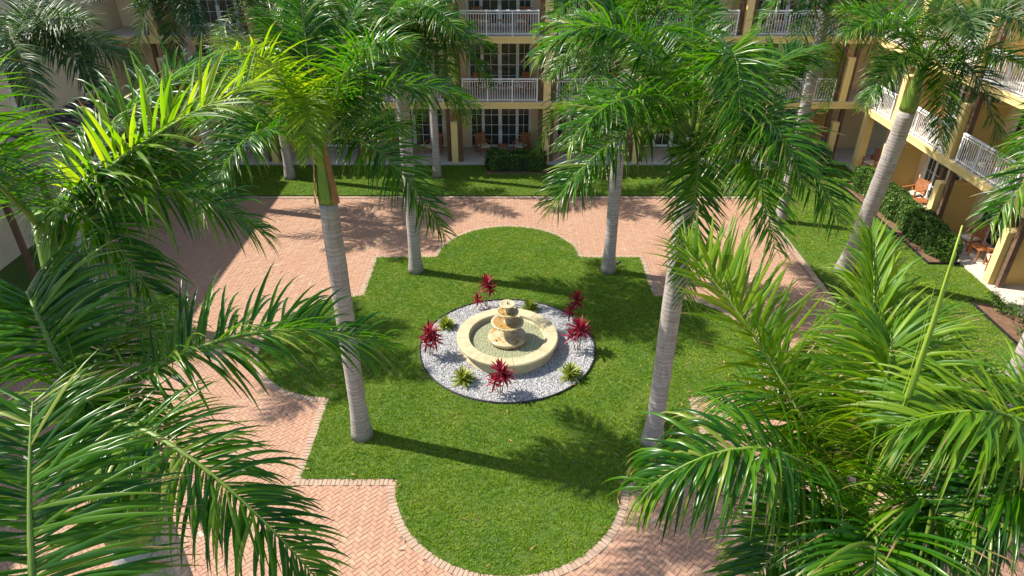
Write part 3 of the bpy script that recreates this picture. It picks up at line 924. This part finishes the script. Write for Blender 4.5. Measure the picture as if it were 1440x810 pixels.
def wing(root, u0, u1, bounds, full, bays_with_door, see=lambda c: True, depth=9.0, ph=2.0, DEP=2.25):
    """floors of open balconies before a back wall with french doors"""
    # patio and slabs
    put('patio', MB().box(u0, u1, 0.0, DEP-.01, -.05, F0).mesh('patio'), M['tile'], root)
    for z in (F1, F2):
        put('balcony_slab', MB().box(u0, u1, 0.0, DEP-.012, z-SLAB, z-.012).mesh('balcony_slab'), M['stucco'], root)
        put('balcony_floor', MB().box(u0+.01, u1-.01, 0.03, DEP-.014, z-.012, z).mesh('balcony_floor'), M['tile'], root)
        put('moulding', MB().box(u0, u1, -.035, -.002, z-.10, z-.02).mesh('moulding'), M['stucco'], root)
    # back wall with openings
    zs = [(-.05, F0+2.38, F1-.013), ]
    g = MB()
    tops = [F1-.0, F2-.0, F3]
    for fi, z in enumerate(FLOORS):
        zt = tops[fi]
        zb = z if fi else -.05
        cuts = sorted([(c-1.56, c+1.56) for c in bays_with_door])
        x = u0
        for a, b in cuts:
            if a > x: g.box(x, a, DEP, DEP+.25, zb, zt)
            g.box(a, b, DEP, DEP+.25, z+2.38, zt)
            x = b
        if x < u1: g.box(x, u1, DEP, DEP+.25, zb, zt)
    put('back_wall', g.mesh('back_wall'), M['stucco_back'], root)
    # dim rooms behind the doors
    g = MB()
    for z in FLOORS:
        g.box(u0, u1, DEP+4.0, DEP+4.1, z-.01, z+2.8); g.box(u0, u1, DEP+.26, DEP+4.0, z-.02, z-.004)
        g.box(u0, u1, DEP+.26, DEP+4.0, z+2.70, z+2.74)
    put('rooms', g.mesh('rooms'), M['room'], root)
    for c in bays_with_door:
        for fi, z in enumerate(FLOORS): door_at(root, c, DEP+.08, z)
    # boundaries
    for i, b in enumerate(bounds):
        for fi, z in enumerate(FLOORS):
            top = tops[fi] - (SLAB if fi < 2 else .12) - .001
            if i in full:
                put('pillar', MB().box(b-.17, b+.17, .03, .40, z, top).mesh('pillar'), M['stucco'], root)
                put('partition_wall', MB().box(b-.10, b+.10, .402, DEP-.002, z, top).mesh('partition_wall'), M['ochre'], root)
            else:
                pw = put('partition_wall', MB().box(b-.15, b+.15, .03, DEP-.002, z, z+ph-.06).mesh('partition_wall'), M['ochre'], root)
                put('wall_cap', bevel(MB().box(b-.17, b+.17, .012, DEP-.003, z+ph-.06, z+ph).mesh('wall_cap'), .012), M['stucco'], pw)
                put('wall_end', MB().box(b-.152, b+.152, .012, .03, z, z+ph-.061).mesh('wall_end'), M['stucco'], pw)
            for s in (-1, 1):
                put('timber_post', MB().box(b+s*.29-.09, b+s*.29+.09, .22, .40, z, top).mesh('timber_post'), M['timber'], root)
    # railings on the upper floors
    for a, b in zip(bounds[:-1], bounds[1:]):
        for z in (F1, F2):
            if see((a+b)/2): railing(root, a+.47, b-.47, .10, z)
    # roof with eave and rafter tails
    put('roof', MB().box(u0, u1, .65, depth, F3-.12, F3+.15).mesh('roof'), M['roof'], root)
    g = MB()
    q = u0+.2
    while q < u1-.1:
        g.box(q, q+.16, .30, .648, F3-.10, F3+.08); q += .46
    put('rafter_tail', g.mesh('rafter_tail'), M['timber'], root, kind='stuff')
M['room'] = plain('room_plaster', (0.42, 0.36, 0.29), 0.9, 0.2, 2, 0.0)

fw = thing('hotel_wing', 'pale yellow hotel wing with white railed balconies across the far side of the garden', 'building', (0, 32, 0))
FB = [-15.8, -11.4, -7.0, -2.6, 1.8, 6.2, 10.6, 15.6]
wing(fw, -18.28, 19.35, FB, (4,), [-17.0+.0] * 0 + [(a+b)/2-.02 for a, b in zip(FB[:-1], FB[1:])], see=lambda c: c > -12)
rw = thing('hotel_wing', 'sunlit yellow hotel wing with railed balconies running along the right side', 'building', (16.45, 31.97, 0), -math.pi/2)
RB = [3.1, 7.3, 11.5, 15.7, 19.9]
wing(rw, 0.02, 30.0, RB, (), [(a+b)/2+.1 for a, b in zip(RB[:-1], RB[1:])]+[22.2], see=lambda c: c < 20, DEP=1.6)
railing(rw, .5, RB[0]-.45, .10, F1); railing(rw, .5, RB[0]-.45, .10, F2)
# corner post between the wings
put('corner_pillar', MB().box(-.1, .25, -.02, .35, F0, F1-SLAB-.002).mesh('corner_pillar'), M['stucco'], rw, (0.55, .12, 0))

# left wing: plain tall wall with pergolas
lw = thing('hotel_wing', 'tall cream hotel wing in shade along the left side behind the dark pergolas', 'building', (-18.3, 0, 0), math.pi/2)
g = MB(); g.box(4, 36, 0, .3, -.05, 2.95); g.box(4, 31.9, -.06, .3, 2.952, 3.15); g.box(4, 36, 0, .3, 3.152, 8.9)
put('wall', g.mesh('wall'), M['stucco_cream'], lw)
put('roof', MB().box(3.8, 32.0, -.25, 9, 8.902, 9.15).mesh('roof'), M['roof'], lw)
for u in (11.5, 16.5, 21.0, 26.0, 30.4):
    f = put('window', (lambda g: (g.box(-.75, .75, -.06, .02, 0, .10), g.box(-.75, .75, -.06, .02, 1.5, 1.6), g.box(-.75, -.65, -.06, .02, .102, 1.498), g.box(.65, .75, -.06, .02, .102, 1.498), g.box(-.03, .03, -.05, .02, .102, 1.498), g.mesh('window_frame'))[-1])(MB()), M['white'], lw, (u, 0, 4.0 if u > 30 else 4.6))
    put('pane', MB().box(-.65, .65, -.02, -.012, .1, 1.5).mesh('pane'), M['glass'], f)
    put('sill', MB().box(-.85, .85, -.16, -.06, -.08, .0).mesh('sill'), M['stucco'], f)
def pergola(u0, u1, label):
    t = thing('pergola', label, 'pergola', (-18.28, (u0+u1)/2, 0), math.pi/2, 'dark timber pergolas on the left wing')
    h = (u1-u0)/2
    sl = MB().bar((0, -.05, 4.02), (0, -2.3, 3.18), .07, .09).mesh('slat'); sl.materials.append(M['pergola'])
    n = int(2*h/.36)
    for i in range(n+1):
        put('slat', sl, None, t, (-h+2*h*i/n, 0, 0))
    for v, z in ((-.45, 3.73), (-1.95, 3.16)):
        put('beam', MB().bar((-h-.1, v, z), (h+.1, v, z), .12, .16).mesh('beam'), M['pergola'], t)
    for s in (-1, 0, 1):
        put('post', MB().box(s*(h-.3)-.08, s*(h-.3)+.08, -2.03, -1.87, 0.0, 3.075).mesh('post'), M['timber'], t)
pergola(24.4, 29.2, 'dark timber pergola with sloping slats on the left wing, the farthest one')
pergola(18.2, 22.8, 'dark timber pergola with sloping slats on the left wing, beyond the palm trunk')
pergola(12.0, 16.6, 'dark timber pergola with sloping slats on the left wing, nearest the camera side')

# ------------------------------------------------------------------ teak furniture
def make_chair():
    t = thing('armchair', 'teak armchair', 'chair', (0, 0, -50), 0, 'teak armchairs on the patios and balconies')
    leg = MB().box(-.025, .025, -.025, .025, 0, .62).mesh('leg'); leg.materials.append(M['teak'])
    for x in (-.30, .30):
        put('leg', leg, None, t, (x, -.27, 0))
        put('leg', MB().bar((x, .27, 0), (x, .30, .62), .05, .05, (0, 1, 0)).mesh('leg'), M['teak'], t)
        put('armrest', bevel(MB().box(x-.035, x+.035, -.33, .34, .62, .65).mesh('armrest'), .008), M['teak'], t)
    put('seat_frame', MB().box(-.275, .275, -.27, .27, .33, .38).mesh('seat_frame'), M['teak'], t)
    put('cushion', bevel(MB().box(-.265, .265, -.30, .24, .382, .46).mesh('cushion'), .025, 2), M['cushion'], t)
    bk = put('backrest', MB().bar((-.29, .44, .93), (.29, .44, .93), .05, .06).mesh('backrest'), M['teak'], t)
    put('lower_rail', MB().bar((-.29, .28, .45), (.29, .28, .45), .04, .05).mesh('lower_rail'), M['teak'], bk)
    for i in range(9):
        x = -.26+.52*i/8
        put('slat', MB().bar((x, .28, .44), (x, .44, .92), .045, .018, (0, 1, 0)).mesh('slat'), M['teak'], bk)
    return t
def make_table():
    t = thing('side_table', 'teak side table', 'table', (0, 0, -50), 0, 'teak side tables on the patios and balconies')
    top = put('table_top', MB().box(-.27, .27, -.27, -.23, .42, .45).mesh('table_top'), M['teak'], t)
    put('edge_rail', MB().box(-.27, .27, .23, .27, .42, .45).mesh('edge_rail'), M['teak'], top)
    for i in range(7):
        x = -.24+.48*i/6
        put('slat', MB().box(x-.034, x+.034, -.229, .229, .425, .448).mesh('slat'), M['teak'], top)
    leg = MB().box(-.022, .022, -.022, .022, 0, .42).mesh('leg'); leg.materials.append(M['teak'])
    for x in (-.22, .22):
        for y in (-.22, .22): put('leg', leg, None, t, (x, y, 0))
    return t
CH = make_chair(); TB = make_table(); first = [True, True]
FLN = ['patio', 'first balcony', 'top balcony']
def place(proto, i, loc, rz, label):
    if first[i]:
        proto.location = loc; proto.rotation_euler = (0, 0, rz); proto['label'] = label; first[i] = False
    else: copy_thing(proto, loc, rz, label)
ORD = ['first', 'second', 'third', 'fourth', 'fifth', 'sixth', 'seventh']
def suite(wx, u, fi, where, spread=.95, v=1.15, jit=0.0):
    """two chairs either side of a table"""
    def W(uu, vv):
        return (uu, 32+vv) if wx == 'f' else (16.45+vv, 31.97-uu)
    base = 0 if wx == 'f' else -math.pi/2
    z = FLOORS[fi]
    x, y = W(u-spread, v); place(CH, 0, (x, y, z), base+R(rnd.uniform(15, 35)), 'teak armchair left of the table ' + where)
    x, y = W(u+spread, v); place(CH, 0, (x, y, z), base-R(rnd.uniform(15, 35)), 'teak armchair right of the table ' + where)
    x, y = W(u, v-.05); place(TB, 1, (x, y, z), base+R(rnd.uniform(-6, 6)), 'teak side table ' + where)
far = {3: 'behind the fountain', 4: 'beside the full pillar', 6: 'in the corner bay', 2: 'left of the low wall', 1: 'near the left wing'}
for bi, fis in ((3, (0, 1, 2)), (4, (0, 1)), (6, (0, 2)), (1, (2,)), (2, (0,))):
    for fi in fis:
        suite('f', (FB[bi]+FB[bi+1])/2 + (.05 if bi != 3 else .1), fi, 'on far wing %s %s' % (FLN[fi], far[bi]), v=1.35)
for bi in range(0, 3):
    for fi in (0, 1):
        suite('r', (RB[bi]+RB[bi+1])/2+(.35 if fi == 0 else 0), fi, 'on right wing %s, %s bay from corner' % (FLN[fi], ORD[bi+1]), v=.85, spread=.85)
suite('r', 1.7, 0, 'on the right wing patio in the shady corner', spread=.7, v=.8)

# ------------------------------------------------------------------ palms
def unproject(px, py):
    """unit direction of a ray through a photo pixel (1440 wide frame)"""
    x = (px-715)/FPX; y = (405-py)/FPX
    st_, ct_ = math.sin(R(TILT)), math.cos(R(TILT))
    d = np.array([x, ct_+y*st_, -st_+y*ct_])
    return d/np.linalg.norm(d)

def bez(P0, P1, P2, s):
    s = s[:, None]
    p = (1-s)**2*P0+2*s*(1-s)*P1+s*s*P2
    t = 2*(1-s)*(P1-P0)+2*s*(P2-P1)
    return p, t/np.linalg.norm(t, axis=1, keepdims=True)

def frond(P0, P1, P2, rg, n=85, L=.85, wd=.042, droop=.16, elev=12, spread=22, twist=0.0, start=.13, fwd=(78, 38), K=5):
    P0, P1, P2 = (np.asarray(p, float) for p in (P0, P1, P2))
    Vs, Fs, As = [], [], []; off = 0
    ref = P2-P0; ref[2] = 0
    if np.linalg.norm(ref) < .3: ref = np.array([0, -1.0, 0])
    sideref = np.cross(ref/np.linalg.norm(ref), [0, 0, 1.0])
    for side in (-1, 1):
        s = start+(1-start)*((np.arange(n)+rg.uniform(-.35, .35, n)+.5)/n)
        s = np.clip(s, start, 1)
        p, T = bez(P0, P1, P2, s)
        S = sideref-T*(T@sideref)[:, None]; S /= np.linalg.norm(S, axis=1, keepdims=True)
        Nn = np.cross(S, T)
        if twist:
            a = np.radians(twist)*s[:, None]
            S, Nn = S*np.cos(a)+Nn*np.sin(a), Nn*np.cos(a)-S*np.sin(a)
        ang = np.radians(fwd[0]+(fwd[1]-fwd[0])*s**1.3+rg.normal(0, 8, n))
        E = np.radians(elev+rg.choice([-1, 0, 1], n)*spread+rg.normal(0, 6, n))
        D = T*np.cos(ang)[:, None]+np.sin(ang)[:, None]*(side*S*np.cos(E)[:, None]+Nn*np.sin(E)[:, None])
        prof = np.interp(s, [start, .28, .5, .8, .93, 1.0], [.55, .95, 1.0, .80, .58, .42])
        ln = L*prof*rg.uniform(.80, 1.1, n)*np.where(rg.uniform(0, 1, n) < .04, .45, 1.0)
        W = T-D*(T*D).sum(1, keepdims=True); W /= np.linalg.norm(W, axis=1, keepdims=True)
        W = W*side
        pw = np.array([.45, .95, 1.0, .66, .05]) if K == 5 else np.array([.40, .85, 1.0, .95, .70, .40, .04])
        hw0 = wd*np.interp(s, [start, .3, .9, 1], [.7, 1, .9, .55])*rg.uniform(.85, 1.15, n)/2
        dr = droop*rg.uniform(.5, 1.5, n)*5/K
        V = np.zeros((n, K, 3, 3)); P = p.copy()
        for k_ in range(K):
            hw = (hw0*pw[k_])[:, None]
            NN = np.cross(W, D)
            V[:, k_, 0] = P+W*hw; V[:, k_, 1] = P-NN*hw*.45*side; V[:, k_, 2] = P-W*hw
            P = P+D*(ln/(K-1))[:, None]
            D = D+np.array([0, 0, -1.0])*(dr*(.6+.35*k_))[:, None]
            D /= np.linalg.norm(D, axis=1, keepdims=True)
            W = W-D*(W*D).sum(1, keepdims=True); W /= np.linalg.norm(W, axis=1, keepdims=True)
        idx = off+np.arange(n*K*3).reshape(n, K, 3)
        for k_ in range(K-1):
            for c_ in range(2):
                Fs.append(np.stack([idx[:, k_, c_], idx[:, k_, c_+1], idx[:, k_+1, c_+1], idx[:, k_+1, c_]], -1))
        Vs.append(V.reshape(-1, 3)); As.append(np.tile(np.repeat(np.linspace(0, 1, K), 3), n)); off += n*K*3
    return np.concatenate(Vs), np.concatenate(Fs), np.concatenate(As)

def rachis_mesh(P0, P1, P2, r0, o):
    s = np.linspace(0, 1, 13)
    p, t = bez(np.asarray(P0, float), np.asarray(P1, float), np.asarray(P2, float), s)
    g = MB(); g.tube([tuple(q-o) for q in p], [r0*(1-.86*x**.8) for x in s], 6)
    return g.mesh('rachis')

NF = [0]
def add_frond(root, origin, P0, P1, P2, rg, leafmat, near, **kw):
    NF[0] += 1
    opts = dict(n=122, L=.84, wd=.031, K=7, spread=27, droop=.21) if near else dict(n=118, L=.92, wd=.038, K=5, spread=30, droop=.24)
    opts.update(kw)
    V, F, al = frond(P0, P1, P2, rg, **opts)
    o = put('frond', np_mesh('frond', V-origin, F, True, al), M[leafmat], root)
    put('rachis', rachis_mesh(P0, P1, P2, .034 if near else .032, origin), M['rachis_dark' if leafmat == 'palm_leaf_dark' else 'rachis'], o)

def tip_at(C, px, py, Rr, far=False):
    d = unproject(px, py); O = np.array([0, 0, CAM_H]); oc = O-C
    b = d@oc; c = oc@oc-Rr*Rr; q = b*b-c
    if q <= 0: t = -b
    else: t = -b+math.sqrt(q) if far else -b-math.sqrt(q)
    if t < 1.0: t = max(-b, 1.2)
    return O+d*t

def palm(x, y, h, label, seed, custom=(), fill=8, az=None, near=False, mat_='palm_leaf', lean=(0, 0), r=.2, shaft=1.25, L=3.1, spear=0, old=0, elr=(70, 0), skip=(), sheath=False, dens=1.0):
    """h: height of the crown (top of the crownshaft); x, y: position of the crown; lean moves the base"""
    rg = np.random.default_rng(seed)
    bx0, by0 = x+lean[0], y+lean[1]
    t = thing('palm_tree', label, 'palm tree', (bx0, by0, 0), 0, 'royal palms planted round the courtyard')
    origin = np.array([bx0, by0, 0.0])
    C = np.array([x, y, h])
    hs = h-shaft
    def axis(z):
        q = z/h; q2 = q*(2-q)*.5+q*.5
        return (-lean[0]*q2, -lean[1]*q2, z)
    zs = [0, .12, .3, .6, 1.0, 1.6, 2.5, hs*.5, hs*.75, hs*.92, hs]
    rs = [r*1.42, r*1.36, r*1.24, r*1.10, r*1.02, r*.99, r*1.0, r*1.02, r*1.0, r*.96, r*.93]
    zz_ = np.linspace(0, hs, 30)
    g = MB(); g.tube([axis(z) for z in zz_], [float(np.interp(z, zs, rs))*(1+.012*math.sin(z*21+seed)) for z in zz_], 20)
    put('trunk', g.mesh('trunk'), M['bark'], t)
    g = MB(); zz2 = np.linspace(hs, h+.12, 10)
    g.tube([axis(z) for z in zz2], list(np.interp(zz2, [hs, hs+.12, hs+shaft*.35, hs+shaft*.8, h+.12], [r*.90, r*.98, r*.85, r*.50, r*.28])), 18)
    put('crownshaft', g.mesh('crownshaft'), M['shaft'], t)
    if sheath:
        g = MB(); n = 9; a0, a1 = R(-75), R(95)
        for i in range(2):
            rr = [(r*1.02, hs+.12), (r*1.35, hs-.02), (r*1.25, hs+.25), (r*1.0, hs+.7), (r*.72, hs+shaft*.92)]
        for part in ((-2.35, -2.85), (-.25, -.95)):
            b0 = len(g.v); m_ = 7
            for j in range(m_):
                q = j/(m_-1); z = hs+.02+q*shaft*.95; rr_ = r*(1.30-.62*q)
                for a in (part[0], (part[0]+part[1])/2, part[1]):
                    g.v.append((axis(z)[0]+rr_*math.cos(a)*1.02, axis(z)[1]+rr_*math.sin(a)*1.02, z))
            for j in range(m_-1):
                for i in range(2):
                    g.f.append((b0+j*3+i, b0+j*3+i+1, b0+(j+1)*3+i+1, b0+(j+1)*3+i)); g.sm.append(True)
        put('dry_sheath', g.mesh('dry_sheath'), M['dry'], t)
    # fronds aimed where the photograph shows them
    for cu in custom:
        px, py, far_, arch = cu[:4]
        kw = dict(cu[4]) if len(cu) > 4 else {}
        Rr = kw.pop('R', L); lm = kw.pop('m', mat_); bow = kw.pop('bow', (0, 0))
        td = kw.pop('t', None)
        T = tip_at(C, px, py, Rr, far_) if td is None else np.array([0, 0, CAM_H])+unproject(px, py)*td
        P0 = C+np.array([0, 0, -.02]); dirh = T-C; dirh[2] = 0; dirh /= max(.2, np.linalg.norm(dirh)); P0 = P0+dirh*.06
        mid = P0*.5+T*.5+np.array([bow[0], bow[1], arch*2])
        add_frond(t, origin, P0, mid, T, rg, lm, near, **kw)
    for i in range(fill):
        a = i*2.39996+seed
        if az: a = az[0]+(az[1]-az[0])*((i*.618+.1*seed) % 1)
        e0 = R(elr[0]+(elr[1]-elr[0])*((i+.5)/fill)+rg.uniform(-6, 6))
        Lf = L*rg.uniform(.88, 1.05)
        hd = np.array([math.cos(a), math.sin(a), 0]); up = np.array([0, 0, 1.0])
        P0 = C+hd*.06
        e_mid = e0; e_tip = e0-R(rg.uniform(42, 58))
        P1 = P0+(hd*math.cos(e_mid)+up*math.sin(e_mid))*Lf*.52
        P2 = P1+(hd*math.cos(e_tip)+up*math.sin(e_tip))*Lf*.52
        if P2[1] < 1.3 and near: continue
        add_frond(t, origin, P0, P1, P2, rg, mat_, near, droop=.22, n=int((122 if near else 122)*dens))
    if spear:
        g = MB(); q = np.linspace(0, 1, 12)
        o = C-origin
        g.tube([(o[0]-.02*x_+.05*math.sin(x_*3), o[1]+.05*x_, o[2]-.1+spear*x_) for x_ in q], [.026*(1-.93*x_**2.0)+.003 for x_ in q], 7)
        for q_ in range(3):
            g.tube([(o[0]+.03*math.cos(q_*2.1)-.02*x_+.05*math.sin(x_*3), o[1]+.03*math.sin(q_*2.1)+.05*x_, o[2]-.1+spear*x_*(.93-.09*q_)) for x_ in q], [.010*(1-.9*x_) for x_ in q], 5)
        put('spear_leaf', g.mesh('spear_leaf'), M['shaft_young'], t)
    return t
def young_mat():
    m, nt, bs, out = mat('spear_leaf_green')
    n = noise(nt, coords(nt, 'Object', (30, 30, .6)), 2, 3)
    nt.links.new(ramp(nt, n, [(0.35, (0.13, 0.24, 0.02)), (0.65, (0.34, 0.42, 0.05))]), bs.inputs['Base Color'])
    bs.inputs['Roughness'].default_value = 0.4
    return m
M['shaft_young'] = young_mat()

Y_ = dict(m='palm_leaf_young')
# the four palms standing on the lawn
palm(-3.69, 12.95, 7.65, 'palm on the near left of the lawn with brown dry sheath on its crownshaft', 101,
     [(436, 222, False, 1.0, dict(R=1.75, L=.75, m='palm_leaf_young', droop=.14, fwd=(75, 50))), (625, 330, False, .75, {}), (285, 300, False, .8, {}), (665, 150, True, .75, {}),
      (330, 70, False, .5, dict(m='palm_leaf_young')), (420, -30, True, .5, {}), (520, -10, True, .5, {}), (300, 130, True, .6, {}), (560, 60, False, .6, {}),
      (380, 20, True, .4, dict(R=2.6))],
     fill=6, az=(.6, 2.9), spear=1.6, sheath=True, r=.205)
palm(-3.3, 21.35, 8.3, 'palm on the far left of the lawn with grey white trunk', 102,
     [(655, 175, False, .7, {}), (470, 130, False, .7, {}), (640, 40, False, .6, {}), (590, 160, False, .9, dict(R=2.7)), (525, 190, False, .8, dict(R=3.0)), (690, 120, False, .7, {})],
     fill=12, shaft=1.5, r=.205)
palm(3.56, 21.35, 8.3, 'palm on the far right of the lawn beside a small spotlight', 103,
     [(757, 210, False, .7, {}), (830, 140, False, .7, {}), (960, 130, False, .7, {}), (780, 20, False, .6, {})],
     fill=12, shaft=1.5, r=.205)
palm(3.58, 12.7, 7.85, 'palm on the near right of the lawn with a frond hanging down its trunk', 104,
     [(775, 292, False, .75, dict(R=3.3, L=1.05, wd=.042)), (800, 200, False, .8, dict(R=3.1, L=1.0)), (757, 80, False, 1.15, dict(R=3.4, L=1.05, wd=.042, droop=.3)), (1180, 312, False, .8, dict(R=3.2, L=1.0)), (1130, 260, False, .8, dict(R=2.8)), (962, 420, False, 1.0, dict(R=2.7, droop=.12)),
      (1038, 215, False, 1.6, dict(R=1.9, fwd=(75, 50))), (1090, 350, False, .8, dict(R=3.0)), (880, 60, True, .8, {}), (1150, 90, True, .6, {}), (960, -60, False, .6, {}), (830, 150, True, .6, {})],
     fill=6, az=(.4, 2.8), spear=2.2, r=.21)
# beside the building behind
palm(-3.35, 30.4, 8.6, 'slim pale palm standing by the patio of the far wing', 105, [(600, 150, False, .9, dict(R=2.8)), (640, 110, False, .7, {})], fill=8, r=.17)
palm(11.1, 25.5, 9.9, 'tall palm with white trunk before the corner of the two wings', 106,
     [(1085, 165, False, .8, {}), (1235, 140, False, .8, {}), (1160, 150, False, .9, dict(R=2.6)), (1050, 60, False, .6, {}), (1210, 60, False, .6, {})], fill=10, r=.2, elr=(60, -10))
palm(11.75, 19.9, 7.7, 'palm with thick trunk on the grass strip beside the right wing', 107,
     [(1322, 205, False, .8, dict(R=2.6)), (1405, 215, False, .9, dict(R=3.2, m='palm_leaf_dark')), (1215, 150, False, .7, dict(R=2.8)), (1190, 50, False, .7, {}), (1455, 60, False, .9, dict(R=3.3, m='palm_leaf_dark')),
      (1330, 0, True, .6, {}), (1370, 60, False, .9, dict(m='palm_leaf_dark')), (1230, 10, True, .6, {})],
     fill=4, lean=(.25, 1.5), r=.255, shaft=1.5)
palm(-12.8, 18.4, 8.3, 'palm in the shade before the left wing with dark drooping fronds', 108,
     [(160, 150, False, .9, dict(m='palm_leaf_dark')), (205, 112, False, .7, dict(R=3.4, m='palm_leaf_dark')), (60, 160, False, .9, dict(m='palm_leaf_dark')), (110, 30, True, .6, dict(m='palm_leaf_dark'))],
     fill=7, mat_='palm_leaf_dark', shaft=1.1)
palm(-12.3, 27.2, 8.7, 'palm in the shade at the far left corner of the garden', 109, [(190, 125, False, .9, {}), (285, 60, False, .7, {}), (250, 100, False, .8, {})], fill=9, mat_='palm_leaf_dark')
palm(-10.2, 30.2, 8.2, 'palm on the shady lawn strip before the far wing, behind the near left lawn palm', 110, [(300, 240, False, .8, {}), (400, 150, False, .7, {}), (250, 200, False, .8, {})], fill=8)
palm(9.9, 10.6, 8.9, 'palm standing at the right edge with one frond reaching into view', 111,
     [(1392, 315, False, .7, dict(R=3.3)), (1480, 60, True, .6, {}), (1420, 220, True, .7, dict(R=3.2))], fill=3, az=(-.8, .9), r=.19)
# close palms at both sides of the camera
palm(-3.1, 3.8, 8.75, 'close palm at the left with a thick ringed trunk at the lower left', 112,
     [(447, 815, False, .40, dict(t=5.0, elev=6, L=.66, wd=.028, n=120)), (548, 488, False, .42, dict(t=6.2, elev=18, droop=.2, L=.72, wd=.03, n=110)), (40, 420, True, .4, dict(t=6.5)), (250, 500, True, .5, dict(t=7.6, L=.7)),
      (200, 700, False, .5, dict(t=6.2, L=.7))],
     fill=0, near=True, r=.21, shaft=1.3)
palm(-4.9, 6.5, 9.0, 'close palm at the left edge with fronds filling the upper left', 113,
     [(368, 116, True, .16, dict(t=8.3, m='palm_leaf_young', elev=26, droop=.08, n=62, wd=.044, L=.92)), (372, 330, False, .5, dict(t=8.4, droop=.24)), (235, 445, False, .6, dict(t=8.3, droop=.24)),
      (-230, 30, False, .3, dict(t=6.2)), (325, 85, True, .35, dict(t=9.8, L=.8, wd=.034)), (285, 235, True, .4, dict(t=9.0, droop=.22)),
      (-110, 250, False, .3, dict(t=6.0))],
     fill=0, near=True, r=.21)
palm(-2.3, 1.75, 8.45, 'closest palm below the left corner with one upright frond in front', 114,
     [(46, 565, True, .12, dict(t=4.7, L=.84, n=125, wd=.026, elev=0, spread=20, droop=.12, fwd=(92, 52)))],
     fill=0, near=True, r=.20)
palm(2.9, 3.9, 7.5, 'close palm at the lower right with an unopened spear leaf', 115,
     [(905, 690, False, .62, dict(t=5.3, droop=.46, elev=14, n=120, fwd=(78, 38))), (963, 350, True, .22, dict(t=6.6, m='palm_leaf_young', elev=36, droop=.06, L=.86, n=104, wd=.036)), (1213, 885, False, .45, dict(t=5.4)), (1225, 330, True, .30, dict(t=7.2, elev=30, fwd=(48, 22), L=.7, m='palm_leaf_young')),
      (1310, 435, True, .4, dict(t=7.2, elev=20, L=.6, m='palm_leaf_young')), (1050, 830, False, .45, dict(t=6.0, L=.75)), (1010, 560, True, .55, dict(t=7.3)), (1060, 500, True, .5, dict(t=7.8, L=.6)), (1330, 790, False, .5, dict(t=6.0)), (1330, 560, True, .5, dict(t=7.4)), (1250, 470, True, .4, dict(t=6.3, m='palm_leaf_young'))],
     fill=0, near=True, spear=2.8, r=.2)
palm(4.75, 3.7, 7.7, 'close palm outside the right edge with broad fronds sweeping in', 116,
     [(1262, 600, False, .55, dict(t=5.9, m='palm_leaf_young', droop=.17, L=.95, n=110)), (1400, 535, True, .3, dict(t=7.0, m='palm_leaf_young', L=.7)), (1330, 740, False, .5, dict(t=5.9))],
     fill=0, near=True, r=.2)
print('fronds', NF[0], 'tris', sum(len(o.data.polygons)*2 for o in SC.objects if o.type == 'MESH'))
